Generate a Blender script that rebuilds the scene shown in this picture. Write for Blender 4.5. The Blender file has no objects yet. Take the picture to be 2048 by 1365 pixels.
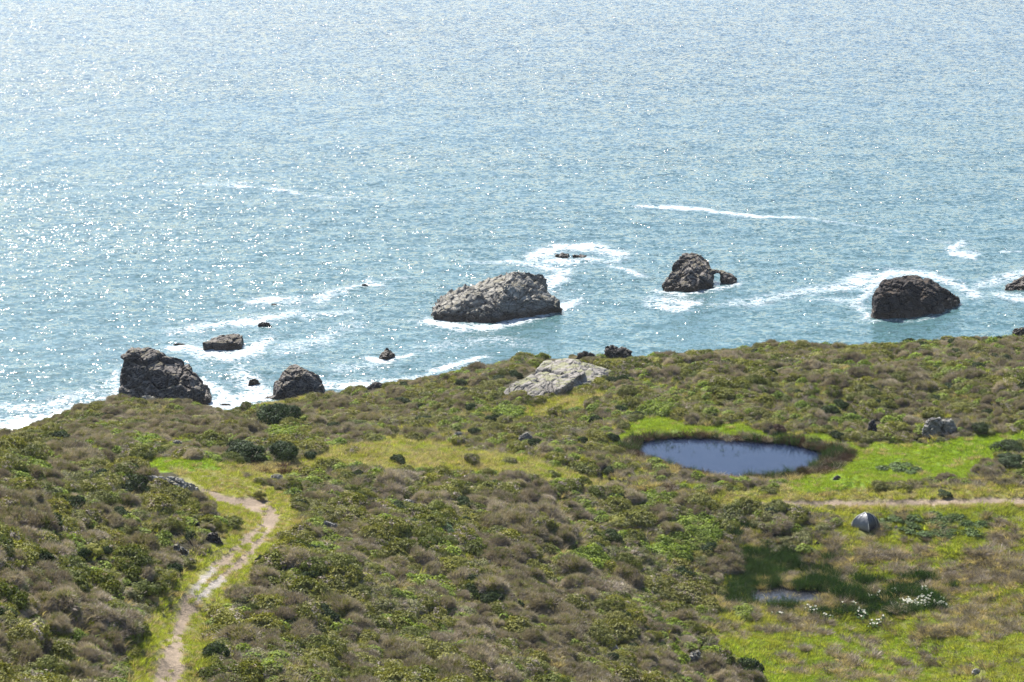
import bpy, bmesh, math, random
import numpy as np
from mathutils import Vector

# ============================================================ camera, light, exposure
R = math.radians
CAM_Z, PITCH, FPX = 90.0, 16.0, 4818.0          # photo: 2048 x 1365, focal length in photo pixels
SUN_AZ, SUN_EL = -24.0, 44.0                    # degrees; azimuth from the view direction (+Y), left is negative
rng = np.random.default_rng(7)
random.seed(7)
sc = bpy.context.scene
C = sc.collection
cam_d = bpy.data.cameras.new('camera'); cam = bpy.data.objects.new('camera', cam_d); C.objects.link(cam)
cam.location = (0, 0, CAM_Z); cam.rotation_euler = (R(90 - PITCH), 0, 0)
cam_d.sensor_width = 36; cam_d.lens = 36 * FPX / 2048; cam_d.clip_start = 1; cam_d.clip_end = 60000
sc.camera = cam
world = bpy.data.worlds.new('World'); sc.world = world; world.use_nodes = True
wn = world.node_tree.nodes; wl = world.node_tree.links; wn.clear()
sky = wn.new('ShaderNodeTexSky'); sky.sky_type = 'NISHITA'; sky.sun_disc = False
sky.sun_elevation = R(SUN_EL); sky.sun_rotation = R(SUN_AZ) % (2 * math.pi)
sky.air_density = 1.0; sky.dust_density = 0.6; sky.ozone_density = 1.6
bg = wn.new('ShaderNodeBackground'); bg.inputs[1].default_value = 0.085
wo = wn.new('ShaderNodeOutputWorld'); wl.new(sky.outputs[0], bg.inputs[0]); wl.new(bg.outputs[0], wo.inputs[0])
sd = bpy.data.lights.new('sun', 'SUN'); sd.energy = 5.0; sd.angle = R(0.53); sd.color = (1.0, 0.96, 0.89)
sun = bpy.data.objects.new('sun', sd); C.objects.link(sun)
sdir = Vector((math.sin(R(SUN_AZ)) * math.cos(R(SUN_EL)), math.cos(R(SUN_AZ)) * math.cos(R(SUN_EL)), math.sin(R(SUN_EL))))
sun.rotation_euler = sdir.to_track_quat('Z', 'Y').to_euler(); sun.location = (-60, 150, 160)
sc.view_settings.view_transform = 'Standard'; sc.view_settings.look = 'None'
sc.view_settings.exposure = 1.25; sc.view_settings.gamma = 1.0; sc.view_settings.use_curve_mapping = False
sc.render.engine = 'CYCLES'
sc.cycles.use_denoising = True; sc.cycles.denoising_prefilter = 'FAST'
sc.cycles.max_bounces = 5; sc.cycles.diffuse_bounces = 2; sc.cycles.glossy_bounces = 2
sc.cycles.transmission_bounces = 2; sc.cycles.transparent_max_bounces = 4; sc.cycles.volume_bounces = 0
sc.cycles.caustics_reflective = False; sc.cycles.caustics_refractive = False

# ============================================================ numeric helpers
def _h(ix, iy, iz, s):
    n = (ix * 374761393 + iy * 668265263 + iz * 2147483647 + s * 1274126177) & 0xffffffff
    n = ((n ^ (n >> 13)) * 1274126177) & 0xffffffff
    n = ((n ^ (n >> 16)) * 2246822519) & 0xffffffff
    return ((n ^ (n >> 13)) & 0xffffff) / float(0x1000000)
def vnoise(x, y, z=0.0, s=0):                   # smooth value noise in [-1, 1]
    x, y, z = np.broadcast_arrays(np.asarray(x, float), np.asarray(y, float), np.asarray(z, float))
    ix, iy, iz = (np.floor(v).astype(np.int64) for v in (x, y, z))
    f = [v - np.floor(v) for v in (x, y, z)]; u, v, w = [t * t * t * (t * (t * 6 - 15) + 10) for t in f]
    def c(a, b, d): return _h(ix + a, iy + b, iz + d, s)
    l = lambda a, b, t: a + (b - a) * t
    r = l(l(l(c(0,0,0), c(1,0,0), u), l(c(0,1,0), c(1,1,0), u), v), l(l(c(0,0,1), c(1,0,1), u), l(c(0,1,1), c(1,1,1), u), v), w)
    return r * 2 - 1
def fbm(x, y, z=0.0, s=0, o=4, g=0.5):
    t, a, k, n = 0, 1.0, 1.0, 0
    for i in range(o):
        t = t + a * vnoise(np.asarray(x) * k, np.asarray(y) * k, np.asarray(z) * k, s + i * 17); n += a; a *= g; k *= 2.03
    return t / n
def worley(x, y, z, s=0):                        # F1 and F2 distance, and a value per cell
    ix, iy, iz = (np.floor(v).astype(np.int64) for v in (x, y, z))
    f1 = np.full(x.shape, 9.0); f2 = np.full(x.shape, 9.0); val = np.zeros(x.shape)
    for a in (-1, 0, 1):
        for b in (-1, 0, 1):
            for c in (-1, 0, 1):
                jx, jy, jz = ix + a, iy + b, iz + c
                d = np.sqrt((jx + _h(jx, jy, jz, s) - x) ** 2 + (jy + _h(jx, jy, jz, s + 1) - y) ** 2 + (jz + _h(jx, jy, jz, s + 2) - z) ** 2)
                nr = d < f1
                f2 = np.where(nr, f1, np.minimum(f2, d)); val = np.where(nr, _h(jx, jy, jz, s + 3), val); f1 = np.where(nr, d, f1)
    return f1, f2, val
def sstep(a, b, x):
    t = np.clip((x - a) / (b - a), 0, 1); return t * t * (3 - 2 * t)

cp, sp_ = math.cos(R(PITCH)), math.sin(R(PITCH))
def ray(px, py):                                 # direction through a photo pixel
    a = (np.asarray(px, float) - 1024) / FPX; b = (682.5 - np.asarray(py, float)) / FPX
    return a, cp + b * sp_, -sp_ + b * cp
def at_z(px, py, z):
    dx, dy, dz = ray(px, py); t = (z - CAM_Z) / dz; return dx * t, dy * t
def at_y(px, py, Y):
    dx, dy, dz = ray(px, py); t = Y / dy; return dx * t, CAM_Z + dz * t
def proj(x, y, z):
    zz = np.asarray(z) - CAM_Z; f = y * cp - zz * sp_; u = y * sp_ + zz * cp
    f = np.maximum(f, 1.0); return 1024 + FPX * x / f, 682.5 - FPX * u / f, f
def inpoly(poly, x, y):
    r = np.zeros(np.shape(x), bool); n = len(poly)
    for i in range(n):
        x1, y1 = poly[i]; x2, y2 = poly[(i + 1) % n]
        if y1 == y2: continue
        r ^= ((y1 > y) != (y2 > y)) & (x < (x2 - x1) * (y - y1) / (y2 - y1) + x1)
    return r
def dline(pts, x, y, sy=1.0):                    # distance to a polyline (y stretched by sy) and position along it
    best = np.full(np.shape(x), 1e9); pos = np.zeros(np.shape(x)); n = len(pts) - 1
    for i in range(n):
        x1, y1, x2, y2 = pts[i][0], pts[i][1] * sy, pts[i+1][0], pts[i+1][1] * sy
        dx, dy = x2 - x1, y2 - y1; t = np.clip(((x - x1) * dx + (y * sy - y1) * dy) / (dx * dx + dy * dy + 1e-9), 0, 1)
        d = np.hypot(x - x1 - t * dx, y * sy - y1 - t * dy); m = d < best
        best = np.where(m, d, best); pos = np.where(m, (i + t) / n, pos)
    return best, pos

# ============================================================ object helpers
def tag(o, label=None, cat=None, group=None, kind=None):
    if label: o['label'] = label
    if cat: o['category'] = cat
    if group: o['group'] = group
    if kind: o['kind'] = kind
    return o
def mesh(name, v, f, mats, smooth=False, mi=None):
    me = bpy.data.meshes.new(name); v = np.asarray(v, np.float32)
    if isinstance(f, np.ndarray):
        k = f.shape[1]; me.vertices.add(len(v)); me.vertices.foreach_set('co', v.ravel())
        me.loops.add(f.size); me.loops.foreach_set('vertex_index', f.astype(np.int32).ravel())
        me.polygons.add(len(f)); me.polygons.foreach_set('loop_start', np.arange(0, f.size, k, dtype=np.int32))
        me.update(calc_edges=True)
    else: me.from_pydata(v.tolist(), [], f); me.update()
    for m in (mats if isinstance(mats, (list, tuple)) else [mats]): me.materials.append(m)
    if mi is not None: me.polygons.foreach_set('material_index', np.asarray(mi, np.int32))
    if smooth: me.polygons.foreach_set('use_smooth', np.ones(len(me.polygons), bool))
    return me
def attr(me, name, data, kind='FLOAT'):
    a = me.attributes.new(name, kind, 'POINT')
    a.data.foreach_set({'FLOAT': 'value', 'FLOAT_COLOR': 'color', 'FLOAT_VECTOR': 'vector', 'INT': 'value'}[kind], np.ascontiguousarray(data).ravel())
def link(name, me, parent=None, loc=None, rz=0):
    o = bpy.data.objects.new(name, me); C.objects.link(o)
    if parent: o.parent = parent
    if loc is not None: o.location = loc
    if rz: o.rotation_euler[2] = rz
    return o

# ============================================================ materials
class NT:
    def __init__(s, name):
        s.m = bpy.data.materials.new(name); s.m.use_nodes = True; s.t = s.m.node_tree; s.t.nodes.clear()
        s.out = s.n('ShaderNodeOutputMaterial')
    def n(s, k, **kw):
        x = s.t.nodes.new(k)
        for a, b in kw.items(): setattr(x, a, b)
        return x
    def l(s, a, b): s.t.links.new(a, b)
    def put(s, sock, v):
        if hasattr(v, 'links'): s.l(v, sock)
        elif v is not None:
            if hasattr(sock, 'default_value') and hasattr(sock.default_value, '__len__') and not hasattr(v, '__len__'): v = (v, v, v)
            if hasattr(sock.default_value, '__len__') and len(sock.default_value) == 4 and len(v) == 3: v = (*v, 1)
            sock.default_value = v
    def math(s, op, a, b=None, c=None, clamp=False):
        x = s.n('ShaderNodeMath', operation=op, use_clamp=clamp)
        s.put(x.inputs[0], a)
        if b is not None: s.put(x.inputs[1], b)
        if c is not None: s.put(x.inputs[2], c)
        return x.outputs[0]
    def vm(s, op, a, b=None, scale=None):
        x = s.n('ShaderNodeVectorMath', operation=op); s.put(x.inputs[0], a)
        if b is not None: s.put(x.inputs[1], b)
        if scale is not None: s.put(x.inputs[3], scale)
        return x.outputs[0]
    def noise(s, vec, scale, detail=3, rough=0.55, col=False):
        x = s.n('ShaderNodeTexNoise'); s.put(x.inputs['Vector'], vec); x.inputs['Scale'].default_value = scale
        x.inputs['Detail'].default_value = detail; x.inputs['Roughness'].default_value = rough
        return x.outputs['Color' if col else 'Fac']
    def ss(s, v, a, b):
        x = s.n('ShaderNodeMapRange', interpolation_type='SMOOTHSTEP'); s.put(x.inputs[0], v)
        x.inputs[1].default_value = a; x.inputs[2].default_value = b; return x.outputs[0]
    def mix(s, f, a, b):
        x = s.n('ShaderNodeMix', data_type='RGBA'); s.put(x.inputs[0], f); s.put(x.inputs[6], a); s.put(x.inputs[7], b); return x.outputs[2]
    def attr(s, name, out='Fac'): return s.n('ShaderNodeAttribute', attribute_name=name).outputs[out]
    def pos(s): return s.n('ShaderNodeNewGeometry').outputs['Position']
    def bump(s, h, st, dist):
        x = s.n('ShaderNodeBump'); s.put(x.inputs['Height'], h); x.inputs['Strength'].default_value = st; x.inputs['Distance'].default_value = dist; return x.outputs[0]
    def pr(s, col, rough=0.8, spec=0.3, normal=None, **kw):
        x = s.n('ShaderNodeBsdfPrincipled'); s.put(x.inputs['Base Color'], col); s.put(x.inputs['Roughness'], rough)
        x.inputs['Specular IOR Level'].default_value = spec
        if normal is not None: s.l(normal, x.inputs['Normal'])
        for k, v in kw.items(): s.put(x.inputs[k], v)
        return x.outputs[0]
    def end(s, sh): s.l(sh, s.out.inputs[0]); return s.m

def leaf_mat(name, cols, trans=0.3, big=None, spec=0.25, rough=0.65):
    spec = min(spec, 0.1)
    """Leaves: per-shrub tone, per-leaf tone and a slow drift over the ground between the given albedos."""
    m = NT(name); oi = m.n('ShaderNodeObjectInfo').outputs['Random']; lf = m.attr('tint'); p = m.pos()
    a, b, c = cols
    col = m.mix(m.ss(oi, 0.1, 0.9), a, b)
    col = m.mix(m.math('MULTIPLY', m.ss(m.noise(p, 0.09, 3), 0.42, 0.62), 0.65), col, c)
    k = m.math('MULTIPLY_ADD', lf, 0.95, 0.52)
    k = m.math('MULTIPLY', k, m.math('MULTIPLY_ADD', m.noise(p, 0.6, 2), 0.8, 0.6))
    col = m.vm('SCALE', col, scale=k)
    d = m.pr(col, rough, spec); t = m.n('ShaderNodeBsdfTranslucent'); m.l(m.vm('MULTIPLY', col, (1.25, 1.3, 0.55)), t.inputs[0])
    x = m.n('ShaderNodeMixShader'); x.inputs[0].default_value = trans; m.l(d, x.inputs[1]); m.l(t.outputs[0], x.inputs[2])
    return m.end(x.outputs[0])
M = {}
M['green'] = leaf_mat('coyote_leaf', [(0.105, 0.125, 0.028), (0.245, 0.240, 0.052), (0.225, 0.210, 0.075)], 0.17)
M['dark'] = leaf_mat('dark_leaf', [(0.035, 0.058, 0.022), (0.055, 0.078, 0.028), (0.045, 0.065, 0.030)], 0.18)
M['sage'] = leaf_mat('sage_leaf', [(0.190, 0.200, 0.090), (0.265, 0.258, 0.125), (0.230, 0.220, 0.095)], 0.15)
M['blue'] = leaf_mat('bluegreen_leaf', [(0.150, 0.210, 0.120), (0.160, 0.22, 0.130), (0.150, 0.21, 0.12)], 0.2)
M['brown'] = leaf_mat('dry_twig', [(0.235, 0.190, 0.165), (0.410, 0.345, 0.300), (0.270, 0.230, 0.180)], 0.15, spec=0.1)
M['redbrown'] = leaf_mat('rusty_twig', [(0.105, 0.062, 0.044), (0.13, 0.078, 0.055), (0.11, 0.07, 0.05)], 0.1, spec=0.1)
M['herb'] = leaf_mat('herb_leaf', [(0.140, 0.195, 0.030), (0.210, 0.265, 0.042), (0.16, 0.19, 0.04)], 0.35, spec=0.35)
M['mallow'] = leaf_mat('low_herb_leaf', [(0.090, 0.135, 0.045), (0.120, 0.165, 0.058), (0.10, 0.15, 0.05)], 0.25)
M['grass'] = leaf_mat('grass_blade', [(0.230, 0.265, 0.045), (0.310, 0.325, 0.065), (0.320, 0.300, 0.085)], 0.4)
M['lush'] = leaf_mat('lush_blade', [(0.205, 0.285, 0.032), (0.270, 0.345, 0.045), (0.285, 0.315, 0.060)], 0.4)
M['straw'] = leaf_mat('straw_blade', [(0.440, 0.350, 0.220), (0.360, 0.290, 0.190), (0.42, 0.340, 0.21)], 0.3, spec=0.15)
M['pale'] = leaf_mat('pale_grass_blade', [(0.340, 0.315, 0.155), (0.420, 0.375, 0.220), (0.35, 0.31, 0.16)], 0.35)
M['rush'] = leaf_mat('rush_blade', [(0.022, 0.050, 0.016), (0.036, 0.075, 0.022), (0.045, 0.075, 0.028)], 0.25)
M['bark'] = NT('weathered_wood'); M['bark'] = M['bark'].end(M['bark'].pr(M['bark'].mix(M['bark'].noise(M['bark'].pos(), 6, 4), (0.25, 0.2, 0.16), (0.5, 0.44, 0.37)), 0.85, 0.2))

def rock_mat(name, dark, light, top, moss=(0.12, 0.13, 0.04), wet=False, topk=0.7):
    m = NT(name); p = m.pos(); g = m.n('ShaderNodeNewGeometry')
    n1 = m.noise(p, 0.45, 6, 0.62); n2 = m.noise(p, 2.3, 5, 0.65); n3 = m.noise(p, 9.0, 3, 0.6)
    col = m.mix(m.ss(n1, 0.35, 0.65), dark, light)
    col = m.vm('SCALE', col, scale=m.math('MULTIPLY_ADD', n2, 1.1, 0.45))
    sep = m.n('ShaderNodeSeparateXYZ'); m.l(g.outputs['Normal'], sep.inputs[0])
    up = m.math('MULTIPLY', m.ss(m.math('ADD', sep.outputs[2], m.math('MULTIPLY', n2, 0.9)), 0.75, 1.35), topk)
    col = m.mix(up, col, top)                     # lichen and droppings settle on the flat tops
    col = m.mix(m.math('MULTIPLY', m.ss(m.math('MULTIPLY', m.noise(p, 0.7, 4), sep.outputs[2]), 0.42, 0.52), 0.6), col, moss)
    crack = m.n('ShaderNodeTexVoronoi', feature='DISTANCE_TO_EDGE'); m.l(m.vm('ADD', p, m.vm('SCALE', m.noise(p, 0.8, 3, col=True), scale=1.3)), crack.inputs['Vector']); crack.inputs['Scale'].default_value = 0.55
    ck = m.ss(crack.outputs[0], 0.0, 0.05)
    col = m.vm('SCALE', col, scale=m.math('MULTIPLY_ADD', ck, 0.5, 0.5))
    rough = 0.85
    if wet:
        sp2 = m.n('ShaderNodeSeparateXYZ'); m.l(p, sp2.inputs[0])
        w = m.ss(m.math('ADD', sp2.outputs[2], m.math('MULTIPLY', n1, -1.6)), 0.5, -0.3)
        col = m.mix(m.math('MULTIPLY', w, 0.8), col, (0.055, 0.038, 0.026)); rough = m.math('MULTIPLY_ADD', w, -0.45, 0.85)
    h = m.math('ADD', m.math('MULTIPLY', n2, 0.8), m.math('ADD', m.math('MULTIPLY', n3, 0.25), m.math('MULTIPLY', ck, 0.3)))
    return m.end(m.pr(col, rough, 0.22, m.bump(h, 0.9, 0.35)))
M['searock'] = rock_mat('sea_rock', (0.020, 0.020, 0.027), (0.052, 0.050, 0.056), (0.27, 0.235, 0.20), moss=(0.13, 0.11, 0.05), wet=True)
M['greyrock'] = rock_mat('light_sea_rock', (0.075, 0.073, 0.075), (0.17, 0.162, 0.152), (0.40, 0.37, 0.31), moss=(0.16, 0.14, 0.08), wet=True)
M['darkrock'] = rock_mat('black_sea_rock', (0.013, 0.012, 0.015), (0.026, 0.023, 0.025), (0.08, 0.065, 0.055), moss=(0.09, 0.06, 0.035), wet=True, topk=0.4)
M['outcrop'] = rock_mat('grey_outcrop_rock', (0.17, 0.15, 0.135), (0.25, 0.225, 0.20), (0.29, 0.265, 0.235), moss=(0.18, 0.19, 0.06))
M['boulder'] = rock_mat('boulder_rock', (0.15, 0.142, 0.13), (0.30, 0.28, 0.25), (0.40, 0.375, 0.33), moss=(0.2, 0.18, 0.08))

# ============================================================ terrain
CTRL = [  # photo x, photo y, height above the sea
 (0,1000,37),(0,1120,39),(0,1240,41),(0,1365,43),(200,1365,40.5),(200,1240,39),(200,1120,36.5),(200,1010,34),(330,1365,36.5),(345,1290,34.8),
 (365,1230,33.4),(400,1180,32.2),(450,1140,31),(495,1100,29.8),(535,1060,28.6),(540,1020,27.6),(460,995,28),(330,1150,35.0),(400,1080,32.5),(340,1000,32.0),(330,955,30.8),(450,1030,30.2),
 (400,925,25),(250,930,26),(100,960,31.5),(0,900,34.5),(-200,880,38),(-200,1100,46),(-200,1365,50),
 (100,900,19),(300,870,17),(600,860,17.5),(600,920,22.5),(620,1050,28.8),(560,1130,31),(500,1200,33),(450,1290,35),(480,1365,36.2),
 (700,1365,33.5),(700,1240,30.5),(750,1120,27.8),(800,1000,25.2),(800,900,21),(1000,870,18),(1000,940,22),(1000,1050,24.5),(1000,1180,26.5),(1000,1365,29),
 (1200,960,20.8),(1200,1080,21.5),(1250,1200,22.8),(1300,1365,25),(1400,1290,22.0),(1400,1120,19.8),(1460,1365,21.5),
 (1460,918,20),(1250,900,20),(1700,915,20),(1460,865,20.3),(1950,900,20.4),(1800,990,21),(1500,1000,20.8),(2048,1000,21.2),
 (1730,1070,20.2),(1560,1195,19),(1850,1200,19.2),(2048,1100,20.3),(2048,1365,19.8),(1700,1365,19.2),(2250,1000,22),(2250,1250,21),(2250,850,22.5),
 (1300,780,18.5),(1100,800,17),(1550,780,20),(1800,780,20.5),(2048,780,21.5),(900,800,15),(1120,745,17.5)]
CP = [(*at_z(a, b, z), z) for a, b, z in CTRL]
EDGE = [(-500,960,3),(-100,900,4),(20,872,5),(80,862,6),(130,842,8),(200,808,9.5),(250,799,10),(340,814,9.5),(450,826,9),(520,816,9),(600,793,10),(650,783,10.5),
 (740,781,10.5),(800,777,10.5),(880,764,11.5),(930,740,12.5),(1000,731,13),(1060,722,13.5),(1130,714,14),(1200,717,14.2),(1300,714,14.5),(1400,711,14.5),(1550,706,15),(1700,698,15.5),
 (1860,688,16),(1960,680,16.5),(2048,668,17),(2250,650,18),(2700,640,18)]
EW = np.array([(*at_z(a, b, z), z) for a, b, z in EDGE]); EW = EW[np.argsort(EW[:, 0])]
CP += [tuple(e) for e in EW[::2]]
CP += [(x, 0, 78) for x in (-150, -75, 0, 75, 150)] + [(x, -60, 95) for x in (-150, 0, 150)] + [(x, 35, 68 - abs(x) * 0.03) for x in (-120, -60, 0, 60)] + [(-35, 65, 55), (0, 70, 50), (35, 80, 42), (80, 80, 38),
 (0, 105, 38.5), (30, 120, 29), (60, 130, 24), (-100, 65, 60), (-100, 130, 45), (-90, 180, 36), (110, 120, 30), (120, 200, 26), (130, 250, 20), (-110, 230, 14)]
CP = np.array(CP, float)
def _tps(r2): return 0.5 * r2 * np.log(r2 + 1e-6)
_A = _tps(((CP[:, None, :2] - CP[None, :, :2]) / 50) ** 2 @ np.ones(2)); _n = len(CP)
_A += np.eye(_n) * 0.004
_P = np.c_[np.ones(_n), CP[:, :2] / 50]
_W = np.linalg.solve(np.block([[_A, _P], [_P.T, np.zeros((3, 3))]]), np.r_[CP[:, 2], 0, 0, 0])
POND_Z, POOL_Z, XP = 19.75, 18.95, None
POND = [(1268,898),(1282,886),(1310,880),(1345,877),(1400,877),(1450,882),(1500,884),(1540,888),(1580,889),(1610,897),(1640,906),(1648,914),(1642,926),(1618,941),(1580,951),(1535,957),(1480,960),(1430,957),(1375,945),(1320,927),(1285,914)]
PONDW = [tuple(at_z(a, b, POND_Z)) for a, b in POND]
POOL = [(1490,1192),(1515,1180),(1560,1176),(1600,1182),(1645,1184),(1650,1196),(1610,1207),(1560,1212),(1515,1210)]
POOLW = [tuple(at_z(a, b, POOL_Z)) for a, b in POOL]
def sdpoly(poly, x, y):                          # signed distance, negative inside
    d, _ = dline(poly + [poly[0]], x, y); return np.where(inpoly(poly, x, y), -d, d)
def height(x, y):
    x = np.asarray(x, float); y = np.asarray(y, float); sh = x.shape; x = x.ravel(); y = y.ravel()
    z = _W[-3] + _W[-2] * x / 50 + _W[-1] * y / 50
    for i in range(_n): z = z + _W[i] * _tps(((x - CP[i, 0]) / 50) ** 2 + ((y - CP[i, 1]) / 50) ** 2)
    rough = 0.75 * fbm((x * .94 + y * .35) / 4.5, (y * .94 - x * .35) / 13, 0, 303, 2) + 0.55 * fbm(x / 9, y / 9, 0, 3, 3) + 0.16 * fbm(x / 1.7, y / 1.7, 0, 5, 2)
    dp = sdpoly(PONDW, x, y); dq = sdpoly(POOLW, x, y)
    flat = np.minimum(sstep(0, 9, dp), sstep(-1, 7, dq))
    z = z + rough * (0.12 + 0.88 * flat)
    z = np.where(dp < 7, POND_Z + 0.12 + np.maximum(dp, 0) * 0.02 + (z - POND_Z - 0.12) * sstep(0.3, 7, dp), z)
    z = z - 1.0 * sstep(0.35, -1.2, dp)
    z = np.where(dq < 4, POOL_Z + 0.08 + (z - POOL_Z - 0.08) * sstep(0.3, 4, dq), z) - 0.3 * sstep(0.3, -0.8, dq)
    ye = np.interp(x, EW[:, 0], EW[:, 1]) + 1.2 * fbm(x / 4, 0 * x, 1.3, 9, 3)
    over = y - ye
    cut = np.where(over > 0, np.minimum(over * (1.35 + 0.5 * fbm(x / 3, y / 3, 0, 31, 3)), 60), 0)
    z = np.where(over > 0, np.maximum(z - cut + 0.5 * sstep(0, 3, over) * fbm(x / 2, y / 2, z / 3, 12, 3), -5.0), z)
    return z.reshape(sh)
def ground_at(px, py):
    """Where the line of sight through a photo pixel first meets the terrain."""
    dx, dy, dz = ray(px, py); t = np.linspace(80, 330, 2600)
    x, y, z = dx * t, dy * t, CAM_Z + dz * t; hit = np.nonzero(height(x, y) > z)[0]
    i = hit[0] if len(hit) else len(t) - 1
    return float(x[i]), float(y[i]), float(height(x[i:i+1], y[i:i+1])[0])

# ---- land cover, drawn as a map
BRIGHT = [[(1228,915),(1245,870),(1268,832),(1310,808),(1345,838),(1400,846),(1480,850),(1540,866),(1640,868),(1720,884),(1830,882),(1940,876),(2010,862),(2300,862),(2300,885),(2010,893),(1985,925),(1940,950),(1850,962),(1740,975),(1600,982),(1560,960),(1700,925),(1690,890),(1500,872),(1300,872)],
          [(205,925),(300,915),(420,917),(440,935),(330,945),(215,945)]]
PALE = [[(585,935),(640,905),(720,882),(830,876),(960,900),(1080,920),(1240,968),(1250,985),(1120,968),(960,948),(840,948),(700,935),(600,945)],
        [(330,925),(450,930),(610,925),(640,945),(520,965),(600,1005),(606,1060),(555,1095),(500,1150),(440,1205),(415,1270),(392,1300),(420,1340),(440,1400),(270,1400),(290,1310),(305,1240),(330,1200),(400,1145),(470,1100),(508,1070),(495,1012),(420,990),(360,960)],
        [(1350,985),(1500,985),(1700,978),(2300,972),(2300,1016),(2048,1014),(1700,1022),(1500,1018),(1400,1003)],
        [(1150,790),(1200,775),(1225,785),(1170,815),(1060,845),(1000,845),(1080,810)], [(1130,700),(1300,705),(1320,718),(1230,728)], [(480,808),(560,785),(700,782),(640,805),(540,815)]]
MEADOW = [(1500,1016),(1700,1018),(2300,1010),(2300,1600),(1560,1600),(1520,1365),(1440,1320),(1400,1250),(1450,1215),(1440,1150),(1520,1140),(1640,1090),(1700,1040)]
TRACK = [(300,1440),(332,1365),(345,1320),(352,1285),(362,1245),(378,1210),(402,1178),(432,1152),(462,1125),(490,1098),(518,1070),(538,1045),(543,1030),(528,1016),(495,1008),(455,1000),(425,990),(405,978)]
ROAD = [(1440,1006),(1520,1009),(1600,1008),(1750,1007),(1900,1004),(2048,1001),(2300,997)]
HERB = [(1385,1065,55,38),(1345,1105,35,30),(1180,1125,60,22),(1300,1010,30,20),(560,870,40,12),(1450,1050,30,10),(1380,900,0.1,0.1),(1320,820,40,14),(1700,845,40,8),(280,890,30,10),(60,950,35,18),(1490,1215,18,30),(1960,1240,1,1),(640,1110,30,12),(900,1185,40,14),(1020,830,30,10)]
RUST = [(1470,1035,70,22),(1480,1080,60,32),(1540,1110,60,22),(1290,985,70,14),(560,940,60,10),(400,905,60,6),(1000,1330,120,30)]
MALLOW = [(1870,1052,130,22),(1560,1040,60,14),(1800,940,40,8)]
MARSH = [(1550,1128,100,22),(1665,1195,230,40),(1500,1195,80,34),(1500,1075,26,38),(1850,1165,60,16)]
def ell(L, x, y, n):
    v = np.full(np.shape(x), -1.0)
    for a, b, rx, ry in L: v = np.maximum(v, 1 - ((x - a) / rx) ** 2 - ((y - b) / ry) ** 2)
    return v + n
def cover(px, py, x, y):
    wx = px + 22 * fbm(x / 3, y / 3, 0, 41, 3); wy = py + 9 * fbm(x / 3, y / 3, 0, 43, 3); n = 0.7 * fbm(x / 2.5, y / 2.5, 0, 47, 3)
    c = {}
    c['lush'] = np.any([inpoly(p, wx, wy) for p in BRIGHT], axis=0)
    c['pale'] = np.any([inpoly(p, wx, wy) for p in PALE], axis=0)
    c['meadow'] = inpoly(MEADOW, wx, wy)
    c['herb'] = ell(HERB, px, py, n) > 0.1; c['rust'] = ell(RUST, px, py, n) > 0.1; c['mallow'] = ell(MALLOW, px, py, n) > 0.25
    c['marsh'] = ell(MARSH, px, py, 1.5 * n) > 0.1
    dt, st = dline(TRACK, px, py); wt = np.interp(st, [0, .1, .18, .24, .4, .55, .72, .8, .88, 1], [36, 34, 22, 20, 28, 26, 21, 20, 12, 7])
    dr, sr = dline(ROAD, px, py, 1.0)
    jt = 1 + 0.45 * fbm(x / 1.1, y / 1.1, 0, 51, 3)
    c['track'] = (dt < wt * (0.75 + .4 * (jt - 1))) & ~((st > .3) & (st < .62) & (dt < 2.4 * jt)) & (px < 700) ; c['verge'] = (dt < wt * 1.1 + 16 + np.interp(st, [0, .05, .2, .4], [28, 34, 34, 6])) & (px < 700)
    c['road'] = (dr < 6.5 * jt * sstep(1440, 1600, px)); c['rverge'] = (dr < 13) & (px > 1430)
    c['stone'] = c['track'] & (np.abs(st - .375) < .05)
    return c, dt, wt

# terrain sheet
gx = np.concatenate([np.arange(-150, -72, 3.0), np.arange(-72, 76, 0.36), np.arange(76, 151, 3.0)])
gy = np.concatenate([np.arange(-60, 88, 4.0), np.arange(88, 275, 0.42), np.arange(275, 291, 2.0)])
GX, GY = np.meshgrid(gx, gy); GZ = height(GX, GY); nx, ny = len(gx), len(gy)
PX, PY, PF = proj(GX, GY, GZ)
cv, dt, wt = cover(PX, PY, GX, GY)
dpond = sdpoly(PONDW, GX.ravel(), GY.ravel()).reshape(GX.shape); dpool = sdpoly(POOLW, GX.ravel(), GY.ravel()).reshape(GX.shape)
col = np.empty((*GX.shape, 3)); col[:] = (0.060, 0.055, 0.032)
n1 = fbm(GX / 2, GY / 2, 0, 61, 4)[..., None]
def setc(mask, c): col[mask] = c
setc(cv['pale'] | cv['verge'] | cv['rverge'], (0.22, 0.21, 0.075)); setc(cv['meadow'], (0.17, 0.175, 0.055)); setc(cv['lush'], (0.16, 0.24, 0.03))
setc(cv['rust'] & cv['meadow'], (0.16, 0.12, 0.06)); setc(cv['herb'], (0.07, 0.10, 0.03)); setc(cv['marsh'], (0.03, 0.045, 0.02))
setc(cv['track'] | cv['road'], (0.29, 0.225, 0.165)); setc(cv['stone'], (0.34, 0.305, 0.27))
setc((dpond < 0.6), (0.09, 0.065, 0.045)); setc((dpond < 0.1), (0.03, 0.03, 0.03)); setc(dpool < 0.3, (0.05, 0.045, 0.035))
col *= (1 + 0.35 * n1)
zx = np.gradient(GZ, axis=1) / np.gradient(GX, axis=1); zy = np.gradient(GZ, axis=0) / np.gradient(GY, axis=0); slope = np.hypot(zx, zy)
cl = sstep(0.9, 1.3, slope)[..., None]; col = col * (1 - cl) + np.array((0.16, 0.13, 0.11)) * cl
relief = np.where(cv['track'] | cv['road'], -0.06, 0) + np.where(cv['track'], 0.04 * fbm(GX * 2, GY * 2, 0, 71, 2), 0)
idx = np.arange(nx * ny).reshape(ny, nx)
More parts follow.
